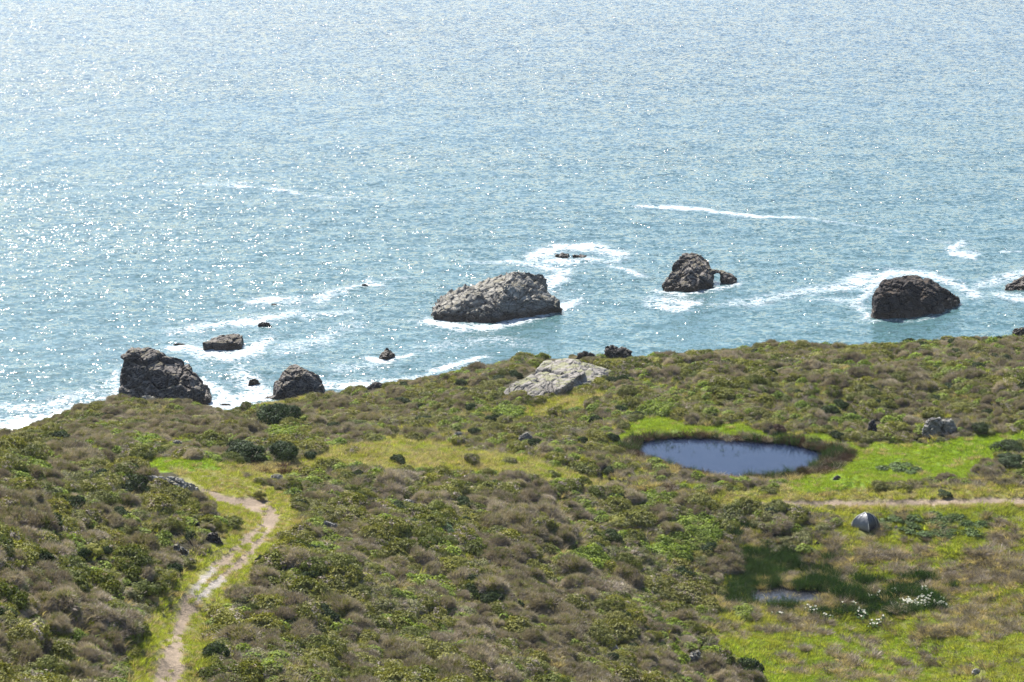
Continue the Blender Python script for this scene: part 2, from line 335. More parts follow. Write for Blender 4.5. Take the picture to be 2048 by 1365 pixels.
quads = np.stack([idx[:-1, :-1], idx[:-1, 1:], idx[1:, 1:], idx[1:, :-1]], -1).reshape(-1, 4)
gm = NT('ground'); p = gm.pos(); gc = gm.attr('cover', 'Color')
gk = gm.math('MULTIPLY', gm.math('MULTIPLY_ADD', gm.noise(p, 3.0, 5, 0.7), 0.9, 0.55), gm.math('MULTIPLY_ADD', gm.noise(p, 14.0, 3, 0.7), 0.6, 0.7))
M['ground'] = gm.end(gm.pr(gm.vm('SCALE', gc, scale=gk), 0.95, 0.1, gm.bump(gm.noise(p, 6.0, 5, 0.7), 0.8, 0.25)))
tm = mesh('terrain', np.stack([GX, GY, GZ + relief], -1).reshape(-1, 3), quads, M['ground'], True)
attr(tm, 'cover', np.concatenate([col.reshape(-1, 3), np.ones((nx * ny, 1))], 1).astype(np.float32), 'FLOAT_COLOR')
tag(link('terrain', tm), 'green coastal hillside with shrubs and meadow above the sea', kind='structure')

# ============================================================ sea
def grow(a, b, step, end, k=1.06):
    v = list(np.arange(a, b, step)); s = step
    while v[-1] < end: s *= k; v.append(v[-1] + s)
    return np.array(v)
sx = grow(0, 95, 0.5, 30000, 1.15); sx = np.concatenate([-sx[:0:-1], sx]); sy = grow(226, 372, 0.42, 45000, 1.028)
SX, SY = np.meshgrid(sx, sy)
near = sstep(900, 300, SY)
SZ = 0.16 * near * fbm(SX / 9, SY / 5, 0, 81, 2) + 0.07 * near * fbm(SX / 2.4, SY / 1.6, 0, 83, 2)
FX, FY, _f = proj(SX, SY, SZ * 0)
LINES = [  # polyline, half width in photo px, strength at each node
 ([(0,360),(220,370),(400,368),(500,372),(560,382),(640,393),(760,400),(900,403),(1000,408)], 3.6, [.2,.4,.55,.95,1.05,.7,.4,.35,.2]),
 ([(1275,415),(1340,418),(1440,424),(1520,431),(1600,437),(1700,447),(1780,457),(1820,470),(1900,482)], 3.8, [1.1,1.3,1.3,1.25,.8,.6,.6,.5,.4]),
 ([(1930,482),(1908,496),(1912,508),(1945,512)], 10, [.8,1.1,1.2,1]), ([(2005,503),(2035,503)], 3, [.9,.8]), ([(1090,268),(1115,264)], 3, [.7,.7]),
 ([(0,226),(120,218),(330,212)], 6, [.3,.4,.2]), ([(620,208),(700,190),(770,182)], 4, [.2,.45,.2]), ([(1500,470),(1600,480),(1700,468)], 5, [.1,.3,.1]),
 ([(1065,512),(1120,497),(1190,495),(1245,508)], 13, [.8,1.1,1.0,.8]), ([(1070,520),(1140,524),(1245,520)], 8, [.6,.8,.6]),
 ([(940,524),(1010,522),(1100,535),(1135,545)], 7, [.5,.7,.8,.8]), ([(1130,545),(1125,560),(1085,575)], 16, [.9,1.1,1.2]),
 ([(862,642),(920,652),(985,655),(1050,640),(1100,622),(1135,608)], 8, [1,1.1,1.1,1,1.1,1.1]), ([(820,640),(870,650),(940,662)], 8, [.4,.8,.6]), ([(1130,606),(1160,600)], 9, [1,.7]),
 ([(1225,532),(1262,545),(1300,556)], 6, [.6,1,.6]), ([(1300,605),(1350,600),(1400,608),(1350,618),(1300,612)], 12, [.6,1,.8,1,.7]),
 ([(1312,582),(1370,590),(1440,578),(1485,566)], 7, [.8,.9,.8,.8]), ([(1430,612),(1500,604),(1580,590),(1690,572),(1740,560)], 13, [.5,.7,.65,.75,.7]), ([(1600,600),(1700,600)], 10, [.4,.6]),
 ([(1735,632),(1715,610),(1745,575),(1770,548),(1830,545),(1900,562),(1950,590)], 12, [.9,.8,1,1,.9,.9,.8]), ([(1690,560),(1740,550)], 9, [.6,.9]), ([(1920,600),(1900,615),(1850,638),(1750,645)], 5, [.9,.6,.5,.7]),
 ([(1940,580),(1990,560),(2048,545),(2120,540)], 12, [.5,.7,.9,.8]), ([(1995,590),(2060,600),(2130,610)], 12, [.8,1,1]),
 ([(490,606),(550,602),(600,600)], 9, [.7,1,.6]), ([(640,598),(690,580),(740,566),(760,572)], 11, [.7,.7,1,.8]), ([(610,632),(700,622)], 8, [.6,.5]), ([(780,560),(830,558)], 4, [.5,.5]),
 ([(345,665),(430,650),(520,640),(590,625)], 13, [.4,.7,.9,.6]), ([(400,705),(450,712),(500,700),(540,680)], 12, [.8,1,1,.7]), ([(340,695),(395,700)], 9, [.8,.8]), ([(560,700),(640,680),(720,650)], 18, [.4,.5,.4]),
 ([(740,720),(775,728),(810,712)], 6, [.9,1,.9]), ([(865,740),(910,730),(965,716)], 7, [1.1,1.15,.8]), ([(800,765),(850,752)], 7, [.5,.7]), ([(830,700),(980,680),(1080,690)], 15, [.3,.45,.3]),
 ([(0,862),(60,845),(130,832),(230,795)], 15, [1.1,1.1,1,.6]), ([(0,820),(100,812),(220,770)], 18, [.5,.6,.3]), ([(430,812),(480,805),(530,795),(500,770),(480,740)], 19, [1.1,1.1,1,.85,.5]),
 ([(400,760),(440,790)], 12, [.7,1]), ([(650,775),(720,768),(800,770)], 10, [.8,.8,.7]), ([(660,740),(740,735)], 12, [.4,.5]), ([(230,740),(235,800)], 7, [.6,.9])]
foam = np.zeros(SX.shape); vis = (FX > -300) & (FX < 2350) & (FY > 100) & (FY < 960)
fx, fy, wx_, wy_ = FX[vis], FY[vis], SX[vis], SY[vis]
jx = fx + 16 * fbm(wx_ / 4, wy_ / 4, 0, 91, 3); jy = fy + 6 * fbm(wx_ / 4, wy_ / 4, 0, 93, 3)
foam_glint = np.zeros(fx.shape)
for pts, w, st in LINES:
    d, t = dline(pts, jx, jy, 1.6); s = np.interp(t, np.linspace(0, 1, len(st)), st)
    foam_glint = np.maximum(foam_glint, s * np.exp(-(d / (w * 1.15)) ** 2)); foam_glint = foam_glint + 0.2 * s * np.exp(-(d / (w * 4)) ** 2)
foam_glint += 0.16 * sstep(560, 700, fy) * sstep(1250, 900, fx)  # faint whitewater speckle that also paints in the sun sparkle on this water
foam[vis] = np.clip(foam_glint, 0, 1.3); SZ = SZ + foam * (0.18 * fbm(SX / 1.6, SY / 1.1, 0, 97, 3) + 0.06)
m = NT('sea'); p = m.pos(); fa = m.attr('foam')
strp = m.vm('MULTIPLY', p, (0.75, 1.0, 1.0))
def slope_noise(scale, k, det=1, v=strp):        # surface tilt from a noise colour, in x and y
    c = m.vm('SUBTRACT', m.noise(v, scale, det, 0.5, col=True), (0.5, 0.5, 0.5)); return m.vm('MULTIPLY', c, (k, k, 0))
gust = m.math('MULTIPLY_ADD', m.noise(m.vm('MULTIPLY', p, (0.35, 1, 1)), 0.018, 3, 0.6), 1.5, 0.28)
face = m.math('MULTIPLY_ADD', m.ss(m.noise(strp, 0.55, 3, 0.65), 0.42, 0.66), 1.5, 0.38)          # steep wave faces carry the ripples
fine = m.vm('SCALE', m.vm('ADD', slope_noise(2.5, 0.86), slope_noise(6.0, 0.55)), scale=face)
tilt = m.vm('ADD', m.vm('ADD', slope_noise(0.25, 0.16), slope_noise(1.2, 0.46)), fine)
tilt = m.vm('SCALE', tilt, scale=gust)
nrm = m.vm('NORMALIZE', m.vm('ADD', m.n('ShaderNodeNewGeometry').outputs['Normal'], tilt))
pat = m.noise(m.vm('MULTIPLY', p, (0.25, 1, 1)), 0.03, 4, 0.6)
wcol = m.mix(m.ss(pat, 0.3, 0.7), (0.046, 0.104, 0.110), (0.058, 0.122, 0.130))
sep = m.n('ShaderNodeSeparateXYZ'); m.l(p, sep.inputs[0])
wcol = m.mix(m.ss(sep.outputs[1], 300, 620), wcol, (0.045, 0.085, 0.115))     # deeper blue water farther out
kelp = m.math('MULTIPLY', m.ss(m.noise(m.vm('MULTIPLY', p, (0.4, 1, 1)), 0.06, 4, 0.6), 0.58, 0.68), m.ss(sep.outputs[1], 345, 285))
wcol = m.mix(m.math('MULTIPLY', kelp, 0.45), wcol, (0.06, 0.11, 0.13))
chop = m.ss(m.noise(strp, 0.9, 4, 0.7), 0.35, 0.65)
wcol = m.vm('SCALE', wcol, scale=m.math('MULTIPLY_ADD', chop, 0.24, 0.88))
wv = m.vm('ADD', m.vm('MULTIPLY', p, (0.6, 1.0, 1.0)), m.vm('SCALE', m.noise(p, 0.5, 3, 0.6, col=True), scale=2.2))
def lace(sc_, det):                               # thin bright threads left between bubbles
    n_ = m.noise(wv, sc_, det, 0.6); return m.math('SUBTRACT', 1.0, m.math('MULTIPLY', m.math('ABSOLUTE', m.math('SUBTRACT', n_, 0.5)), 4.2))
fn = m.math('MULTIPLY_ADD', lace(1.1, 5), 0.55, m.math('MULTIPLY', m.noise(strp, 3.5, 4, 0.75), 0.5))
ff = m.math('MULTIPLY', m.ss(m.math('ADD', m.math('MULTIPLY', fn, 1.75), m.math('MULTIPLY', fa, 0.60)), 1.40, 2.02), 0.66)
base = m.mix(ff, wcol, (0.60, 0.63, 0.65))
sh = m.pr(base, m.math('MULTIPLY_ADD', ff, 0.5, 0.13), 0.5, nrm); sh.node.inputs['IOR'].default_value = 1.333
M['sea'] = m.end(sh)
i2 = np.arange(SX.size).reshape(SX.shape)
sm = mesh('sea', np.stack([SX, SY, SZ], -1).reshape(-1, 3), np.stack([i2[:-1, :-1], i2[:-1, 1:], i2[1:, 1:], i2[1:, :-1]], -1).reshape(-1, 4), M['sea'], True)
attr(sm, 'foam', foam.ravel().astype(np.float32))
tag(link('sea', sm), 'pale teal sea with glitter and streaks of foam', kind='structure')

# pond and marsh pool water
def flat_water(name, poly, z, mat, label):
    cx, cy = np.mean(poly, axis=0); P = [(cx + (a - cx) * 1.12, cy + (b - cy) * 1.18, z) for a, b in poly]
    o = link(name, mesh(name, P, [list(range(len(P)))], mat)); tag(o, label, kind='structure')
m = NT('pond_water'); p = m.pos()
c = m.vm('MULTIPLY', m.vm('SUBTRACT', m.noise(p, 1.6, 2, 0.6, col=True), (0.5, 0.5, 0.5)), (0.012, 0.012, 0))
sh = m.pr(m.mix(m.noise(p, 0.5, 2), (0.010, 0.017, 0.040), (0.014, 0.023, 0.048)), 0.04, 0.5, m.vm('NORMALIZE', m.vm('ADD', c, (0, 0, 1)))); sh.node.inputs['IOR'].default_value = 1.33
M['pond'] = m.end(sh)
m = NT('pool_water'); p = m.pos()
c = m.vm('MULTIPLY', m.vm('SUBTRACT', m.noise(p, 6, 2, 0.6, col=True), (0.5, 0.5, 0.5)), (0.5, 0.5, 0))
sh = m.pr((0.03, 0.032, 0.04), 0.12, 0.5, m.vm('NORMALIZE', m.vm('ADD', c, (0, 0, 1)))); M['pool'] = m.end(sh)
flat_water('pond', PONDW, POND_Z, M['pond'], 'dark blue pond ringed by brown rushes on the green terrace')
flat_water('marsh_pool', POOLW, POOL_Z, M['pool'], 'shallow glinting marsh pool among dark rushes below the tent')

# ============================================================ rocks
def hull_mesh(lumps):
    V, F = [], []
    for L in lumps:
        bm = bmesh.new()
        for v in L: bm.verts.new(v)
        r = bmesh.ops.convex_hull(bm, input=bm.verts); 
        loose = [v for v in bm.verts if not v.link_faces]
        bmesh.ops.delete(bm, geom=loose, context='VERTS'); bm.verts.index_update(); o = len(V)
        V += [tuple(v.co) for v in bm.verts]; F += [[v.index + o for v in f.verts] for f in bm.faces]; bm.free()
    return V, F
def rock(name, label, lumps, mat, voxel=0.18, amp=0.5, seed=1, size=None, strata=0.0, cat='rock', group=None, sm=2):
    """Angular lumps fused by a voxel remesh, then broken up by cells, ledges and noise."""
    V, F = hull_mesh(lumps); V = np.array(V); org = np.array([V[:, 0].mean(), V[:, 1].mean(), V[:, 2].min() + 0.5])
    me = bpy.data.meshes.new(name); me.from_pydata((V - org).tolist(), [], F); t = bpy.data.objects.new('tmp', me); C.objects.link(t)
    md = t.modifiers.new('r', 'REMESH'); md.mode = 'VOXEL'; md.voxel_size = voxel
    if sm: ms = t.modifiers.new('s', 'SMOOTH'); ms.iterations = sm; ms.factor = 0.5
    dg = bpy.context.evaluated_depsgraph_get(); me2 = bpy.data.meshes.new_from_object(t.evaluated_get(dg))
    bpy.data.objects.remove(t); n = len(me2.vertices)
    co = np.empty(n * 3); me2.vertices.foreach_get('co', co); co = co.reshape(-1, 3); no = np.empty(n * 3); me2.vertices.foreach_get('normal', no); no = no.reshape(-1, 3)
    S = size or max(1.0, np.ptp(V[:, 0]) / 5)
    q = co + 0.35 * S * np.stack([fbm(*(co.T / S), s=seed + k, o=3) for k in (0, 5, 9)], 1)
    f1, f2, val = worley(*(q.T / S * 1.15), s=seed)
    g1, g2, val2 = worley(*(q.T / S * np.array([2.6, 2.6, 4.4])[:, None]), s=seed + 50)
    rdg = 1 - np.abs(fbm(*(q.T / S * 0.9), s=seed + 21, o=5, g=0.62)) * 3.2
    d = amp * ((val - 0.5) * 1.0 - 0.7 * np.exp(-(f2 - f1) * 14) + 0.3 * (val2 - 0.5) - 0.2 * np.exp(-(g2 - g1) * 12) + 0.32 * rdg + 0.2 * fbm(*(co.T / S * 4), s=seed + 3, o=4, g=0.7) - 0.35)
    if strata:
        a = (q @ np.array([0.32, 0.25, 0.91])) / strata; d = d + amp * 0.7 * ((a % 1) ** 2 - 0.4) * (0.6 + 0.8 * val)
    co = co + no * d[:, None]
    me2.vertices.foreach_set('co', co.ravel()); me2.materials.clear(); me2.materials.append(mat); me2.update()
    o = link(name, me2, loc=tuple(org)); tag(o, label, cat, group); return o
def sea_lump(by, pts, base, z0=-1.0):
    """by: photo y of the waterline in front; pts: (px, py, metres behind it); base: (px, metres behind)."""
    _, Y0 = at_z(1024, by, 0.0); L = []
    for px, py, dy in pts: X, Z = at_y(px, py, Y0 + dy); L.append((X, Y0 + dy, Z))
    for px, dy in base:
        f = (Y0 + dy) * cp + CAM_Z * sp_; L.append(((px - 1024) / FPX * f, Y0 + dy, z0))
    return L
SG = 'rocks standing in the sea'
rock('sea_stack', 'big brown craggy sea stack just off the bluff at the left', [
  sea_lump(814, [(240,712,5),(268,692,6),(300,696,6),(250,700,9),(237,745,4),(300,740,2),(330,730,4)], [(238,2),(245,9),(330,10),(335,0.5),(280,0)]),
  sea_lump(814, [(300,697,6),(335,708,6),(365,712,6),(385,735,5),(340,745,2),(360,760,1.5),(310,735,3)], [(300,0),(390,0),(400,8),(310,10)]),
  sea_lump(814, [(375,735,4),(405,757,4),(418,775,3.5),(380,770,1)], [(370,0),(437,0.5),(436,6),(380,8)])], M['searock'], 0.17, 0.62, 3, size=3.2, group=None)
rock('shore_slab', 'pale tilted slab leaning at the foot of the big left stack', [
  sea_lump(818, [(284,795,0),(292,788,.5),(305,792,1),(330,808,0)], [(282,0),(334,0),(330,3),(284,3)])], M['boulder'], 0.1, 0.25, 5, group=None)
rock('sea_stack', 'smaller dark pyramid stack right behind the bluff edge shrubs', [
  sea_lump(804, [(548,765,3),(562,745,4),(583,729,5),(598,728,5),(625,742,5),(645,762,4),(600,745,2),(560,775,1)], [(541,1),(600,0),(655,2),(660,6),(550,8)]),
  sea_lump(804, [(526,796,1),(545,790,2),(575,792,1)], [(523,0),(580,-.5),(575,4),(530,3)])], M['searock'], 0.16, 0.5, 9, size=2.6, group=None)
rock('sea_rock', 'flat topped tilted block rock surrounded by foam', [
  sea_lump(706, [(405,685,1),(428,676,5),(455,668,6),(480,667,5.5),(487,672,4),(484,684,1.5),(425,690,1)], [(408,1),(430,0),(485,0.5),(488,5),(410,5)])], M['searock'], 0.13, 0.32, 12, size=1.8)
rock('sea_rock', 'small low rock left of the flat topped block', [sea_lump(694, [(348,685,.8),(358,682,1),(370,687,.8)], [(344,0),(376,0),(374,2),(346,2)])], M['searock'], 0.1, 0.25, 14)
rock('sea_rock', 'small rock in foam above the flat topped block', [sea_lump(657, [(515,645,1),(525,642,1.2),(538,646,1),(545,653,.5)], [(510,0),(546,0),(542,2.5),(512,2.5)])], M['searock'], 0.1, 0.25, 15)
rock('sea_rock', 'small dark rock between the two near stacks', [sea_lump(773, [(498,762,.6),(508,757,1),(518,759,1)], [(494,0),(525,0),(524,2),(495,2)])], M['searock'], 0.1, 0.25, 16)
rock('sea_rock', 'pointed peak rock alone in the water below the broad island', [sea_lump(723, [(762,700,1.6),(772,694,2),(781,697,2),(793,706,1.5),(770,708,.5)], [(750,.5),(775,0),(801,.5),(798,3.5),(755,3.5)])], M['searock'], 0.12, 0.35, 17, size=1.6)
rock('sea_rock', 'tiny rock breaking the water left of the broad island', [sea_lump(574, [(724,569,.5),(731,567,.7),(737,570,.5)], [(720,0),(740,0),(738,2),(722,2)])], M['darkrock'], 0.1, 0.15, 18)
rock('sea_rock', 'tiny dark rock in a foam streak at the left', [sea_lump(612, [(542,609,.3),(549,607,.5),(555,609,.3)], [(539,0),(558,0),(556,1.5),(541,1.5)])], M['darkrock'], 0.1, 0.15, 19)
rock('sea_rock', 'broad grey island rock sloping up to the right', [
  sea_lump(650, [(866,625,3),(871,605,9),(882,590,13),(930,573,13),(975,556,12),(1030,541,10),(1010,575,5),(1000,612,2)], [(864,2),(861,6),(880,15),(930,17),(1000,14),(985,-.2),(900,1),(1010,1)]),
  sea_lump(650, [(1008,543,11),(1030,541,10),(1055,549,10),(1078,572,9),(1100,590,8),(1120,604,6.5),(1005,590,3.5)], [(1000,.4),(1040,2.5),(1080,4.6),(1127,7),(1110,11),(1040,14)]),
  sea_lump(650, [(1045,542,14),(1070,542,16),(1089,549,17),(1094,560,16)], [(1040,13),(1094,15),(1092,20),(1050,20)]) ], M['greyrock'], 0.18, 0.42, 23, size=3.4, strata=0.8)
rock('sea_rock', 'low twin rock awash in a ring of foam', [
  sea_lump(519, [(1112,508,1.2),(1124,504,2),(1138,507,2),(1138,514,.6)], [(1105,.5),(1125,0),(1140,0),(1140,4),(1110,4)]),
  sea_lump(519, [(1143,509,1.5),(1155,507,1.8),(1172,510,1.5)], [(1142,0),(1165,0),(1181,1),(1178,4),(1144,4)])], M['searock'], 0.13, 0.35, 27, size=1.6)
rock('sea_stack', 'dome shaped dark stack with a small arch on its right side', [
  sea_lump(585, [(1352,520,7),(1362,508,8),(1382,503,9),(1400,506,9),(1418,525,8),(1425,545,6),(1420,560,3),(1345,545,5),(1380,540,2.5)], [(1325,4),(1340,1),(1428,2),(1432,8),(1415,13),(1345,13)]),
  sea_lump(585, [(1322,568,2),(1335,548,3),(1362,538,4),(1385,536,4),(1400,552,2),(1398,570,.5),(1330,575,.6)], [(1317,1),(1345,0),(1400,0),(1400,7),(1325,7)]),
  sea_lump(585, [(1415,540,6),(1432,541,6),(1449,545,6.2),(1449,549,6.4),(1432,548,6),(1420,550,5),(1430,539,8),(1447,543,8)], [], -1) ,
  sea_lump(569, [(1441,546,2),(1450,543,2.5),(1466,547,2.5),(1475,556,1.5),(1455,556,.5)], [(1443,0),(1477,0),(1477,4),(1443,4)])], M['searock'], 0.17, 0.5, 31, size=2.6)
rock('sea_rock', 'flat rock just awash in front of the dome shaped stack', [sea_lump(613, [(1337,609,.5),(1345,608,.6)], [(1333,0),(1352,0),(1350,1.6),(1335,1.6)])], M['darkrock'], 0.1, 0.12, 33)
rock('sea_stack', 'large near black wedge stack tapering to the right', [
  sea_lump(642, [(1748,590,3),(1768,556,7),(1800,547,9),(1835,548,9.5),(1850,560,7),(1800,580,3),(1765,590,1.5),(1750,615,.8)], [(1738,1.5),(1760,0),(1850,0.5),(1855,14),(1765,14)]),
  sea_lump(642, [(1830,549,9),(1860,558,9),(1890,575,8.5),(1905,583,8),(1850,580,4)], [(1830,0.5),(1880,3),(1905,6),(1918,9),(1900,13),(1840,14)]),
  sea_lump(642, [(1885,574,8.5),(1912,584,8.8),(1922,590,9)], [(1885,5),(1922,8.5),(1924,11),(1890,12)])], M['darkrock'], 0.18, 0.6, 37, size=3.0)
rock('sea_rock', 'brown rock in surf cut off by the right edge', [sea_lump(586, [(2012,572,2),(2030,558,4),(2050,549,5),(2080,552,5),(2090,570,2)], [(2004,1),(2040,0),(2105,0),(2105,8),(2015,7)])], M['searock'], 0.15, 0.4, 39, size=2)
rock('sea_rock', 'tiny brown rock in the surf at the far left', [sea_lump(830, [(97,825,.4),(106,822,.6),(114,825,.4)], [(94,0),(118,0),(116,1.2),(95,1.2)])], M['searock'], 0.08, 0.15, 41)
rock('sea_rock', 'low ledge in the white water right of the big left stack', [sea_lump(812, [(440,808,.4),(452,806,.5),(464,808,.4)], [(437,0),(468,0),(466,1.6),(438,1.4)])], M['darkrock'], 0.08, 0.15, 43)

def land_rock(name, label, px0, px1, pt, pb, mat, prof=None, seed=1, amp=0.2, depth=None, voxel=None, strata=0.0, zoff=-0.4, cat='rock'):
    """A boulder between px0 and px1, its foot at photo y pb and its crest at pt. prof: heights 0..1 along its width."""
    X, Y, Z = ground_at((px0 + px1) / 2, pb); f = proj(X, Y, Z)[2]; w = (px1 - px0) / FPX * f
    hpx = (pb - pt) / FPX * f; dep = depth if depth is not None else w * 0.7
    prof = prof or [0.5, 0.85, 1.0, 0.8, 0.45]; n = len(prof); k = math.sin(R(PITCH + 4)); L = []
    top = max(hpx - 0.5 * dep * k, hpx * 0.45) / 0.93
    for i, h in enumerate(prof):
        x = X - w / 2 + w * (i + 0.5) / n; r_ = 0.35 + 0.65 * math.sin(math.pi * (i + 0.5) / n)
        L += [(x, Y + dep * (0.5 - 0.12 * r_), Z + top * h), (x, Y + dep * (0.5 + 0.25 * r_), Z + top * h * 0.9),
              (x, Y + dep * (0.5 - 0.5 * r_), Z + zoff), (x, Y + dep * (0.5 - 0.4 * r_), Z + top * h * 0.5), (x, Y + dep * (0.5 + 0.55 * r_), Z + zoff)]
    L += [(X - w / 2, Y + dep / 2, Z + zoff), (X + w / 2, Y + dep / 2, Z + zoff)]
    lumps = [L[a * 5:(a + 3) * 5] for a in range(n - 2)]; lumps[0] += [L[-2]]; lumps[-1] += [L[-1]]
    return rock(name, label, lumps, mat, voxel or max(0.05, w / 60), amp, seed, size=max(0.5, w / 4), strata=strata, cat=cat)
# large outcrop on the bluff
def land_lump(pts, z0):
    return [(at_y(px, py, Y)[0], Y, at_y(px, py, Y)[1]) for px, py, Y in pts] + z0
def outcrop(name, label, lumps, mat, **k):
    LL = []
    for pts in lumps:                             # every point: photo x, photo y, metres above the terrain there
        L = []
        for px, py, up in pts:
            dx, dy, dz = ray(px, py); t = np.linspace(100, 330, 1800); hh = height(dx * t, dy * t) + up; zz = CAM_Z + dz * t
            i = np.nonzero(hh > zz)[0]; i = i[0] if len(i) else len(t) - 1
            L.append((dx * t[i], dy * t[i], zz[i])); L.append((dx * t[i], dy * t[i], float(height(dx * t[i:i+1], dy * t[i:i+1])[0]) - 1.2))
        LL.append(L)
    return rock(name, label, LL, mat, **k)
outcrop('rock_outcrop', 'large pale grey rock outcrop bulging from the bluff by the sea', [
  [(1000,790,.2),(1018,768,.8),(1062,748,1.1),(1092,768,1.2),(1088,793,.3),(1040,795,.2)],
  [(1058,750,1.1),(1085,720,1.4),(1120,713,1.5),(1152,718,1.6),(1170,742,1.5),(1125,775,1.1),(1085,790,.4)],
  [(1140,716,1.5),(1180,726,1.5),(1225,737,.7),(1240,744,.2),(1195,766,.4),(1130,788,.2),(1120,760,1.1)]], M['outcrop'], voxel=0.16, amp=0.34, seed=51, size=3.6, sm=10)
outcrop('rock_outcrop', 'long weathered whale backed outcrop on the knoll above the trail', [
  [(270,947,.7),(300,945,1.0),(330,952,1.2),(340,964,.9),(295,960,.5)],
  [(325,950,1.2),(360,956,1.3),(385,966,1.2),(400,978,.7),(392,986,.1),(360,978,.6),(330,968,.6)]], M['boulder'], voxel=0.08, amp=0.2, seed=53, size=1.3)
LR = [('pale knob of rock at the left end of the whale backed outcrop', 208, 238, 949, 966, 'boulder', None, .12),
 ('rounded cracked grey boulder at the far edge of the pond meadow', 1845, 1922, 835, 872, 'boulder', [.5,.95,1,.8,.9,.55], .3),
 ('rough brown rock left of the cracked boulder beyond the meadow', 1733, 1757, 838, 870, 'searock', [.5,.9,1,.5], .2),
 ('low grey boulder on grass midway between pond and coast', 1033, 1070, 865, 886, 'boulder', [.4,.9,1,.6], .15),
 ('small white topped stone on the left coastal slope', 339, 366, 880, 894, 'boulder', None, .12),
 ('small grey stone up left of the low meadow boulder', 905, 927, 863, 876, 'boulder', None, .1),
 ('flat pale stone showing behind the wide dark bush', 540, 580, 880, 889, 'boulder', [.8,1,.9,.6], .08),
 ('pale flat stone right below the wide dark bush', 536, 570, 947, 963, 'boulder', [.5,1,.8,.6], .12),
 ('craggy broken grey rock amid shrubs on the left slope', 344, 382, 1084, 1122, 'boulder', [1,.8,.6,.4], .35),
 ('small grey rock under a bush near the bank of the trail', 374, 399, 1038, 1052, 'searock', None, .12),
 ('dark rounded rock on the shaded bank left of the trail bend', 408, 440, 1062, 1086, 'searock', [.6,1,.8], .2),
 ('low dark stone on the bank beside the rounded dark rock', 428, 446, 1074, 1090, 'searock', None, .12),
 ('tilted brownish slab in the shrubs right of the trail bend', 642, 682, 1042, 1066, 'boulder', [1,.9,.7,.4], .15),
 ('flat brown slab rock in the middle of the shrub slope', 797, 838, 999, 1014, 'boulder', [.6,1,.9,.6], .12),
 ('sharp grey boulder at the foot of the bottom shrubs', 1373, 1412, 1302, 1330, 'boulder', [.5,.9,1,.6], .2),
 ('small dark stone on bright grass below the pond', 1665, 1686, 950, 961, 'searock', None, .1),
 ('small black stone left of the tent in the grass', 1626, 1642, 1083, 1093, 'darkrock', None, .08),
 ('flat pale stone in the grass near the bottom right', 1942, 1966, 1338, 1350, 'boulder', [.7,1,.7], .06),
 ('whitish boulder low among shrubs left of the marsh', 1215, 1240, 1286, 1306, 'boulder', None, .12),
 ('dark blocky rock standing on the bluff rim right of the outcrop', 1203, 1268, 689, 718, 'searock', [.95,1,.8,.75,.6,.35], .4),
 ('low dark rock on the bluff rim just behind the outcrop', 1150, 1196, 703, 719, 'darkrock', [.6,1,.8,.4], .2),
 ('low dark rock poking over the bluff rim left of centre', 728, 769, 764, 781, 'searock', [.3,.8,1,.7], .2),
 ('grey brown rock on the rim at the right edge', 2026, 2075, 653, 674, 'searock', [.5,.9,1,.8], .3),
 ('small pale stone beside the tent in low herbs', 1787, 1803, 1051, 1058, 'boulder', None, .06),
 ('grey stone below the bushes on the bottom left slope', 0, 20, 1265, 1282, 'boulder', None, .12)]
for i, (lb, a, b, t, u, mt, pf, am) in enumerate(LR):
    land_rock('boulder' if b - a > 28 else 'stone', lb, a, b, t, u, M[mt], pf, 60 + i, am)

# ============================================================ plant prototypes
def leaf_tris(P, Nn, ln, wd, seed, jit=0.6):
    """One narrow triangle per point, growing roughly along the given direction."""
    r = np.random.default_rng(seed); n = len(P); d = Nn + jit * r.normal(size=(n, 3)); d /= np.linalg.norm(d, axis=1)[:, None] + 1e-9
    s = np.cross(d, r.normal(size=(n, 3))); s /= np.linalg.norm(s, axis=1)[:, None] + 1e-9
    L = ln * (0.6 + 0.8 * r.random(n))[:, None]; W = wd * (0.6 + 0.8 * r.random(n))[:, None]
    V = np.stack([P - s * W / 2, P + s * W / 2, P + d * L], 1).reshape(-1, 3)
    return V, np.arange(3 * n).reshape(-1, 3), np.repeat(r.random(n), 3)
def leaf_plates(P, Nn, size, seed, jit=0.45):
    """Small leaf sprays lying roughly along the surface of the crown."""
    r = np.random.default_rng(seed); n = len(P); d = Nn / (np.linalg.norm(Nn, axis=1)[:, None] + 1e-9) + jit * r.normal(size=(n, 3)); d /= np.linalg.norm(d, axis=1)[:, None]
    u = np.cross(d, r.normal(size=(n, 3))); u /= np.linalg.norm(u, axis=1)[:, None]; v = np.cross(d, u); S = size * (0.5 + r.random(n))[:, None]
    V = np.stack([P - u * S * .5, P + u * S * .5 - v * S * .2, P + v * S * .8], 1).reshape(-1, 3)
    return V, np.arange(3 * n).reshape(-1, 3), np.repeat(r.random(n), 3)
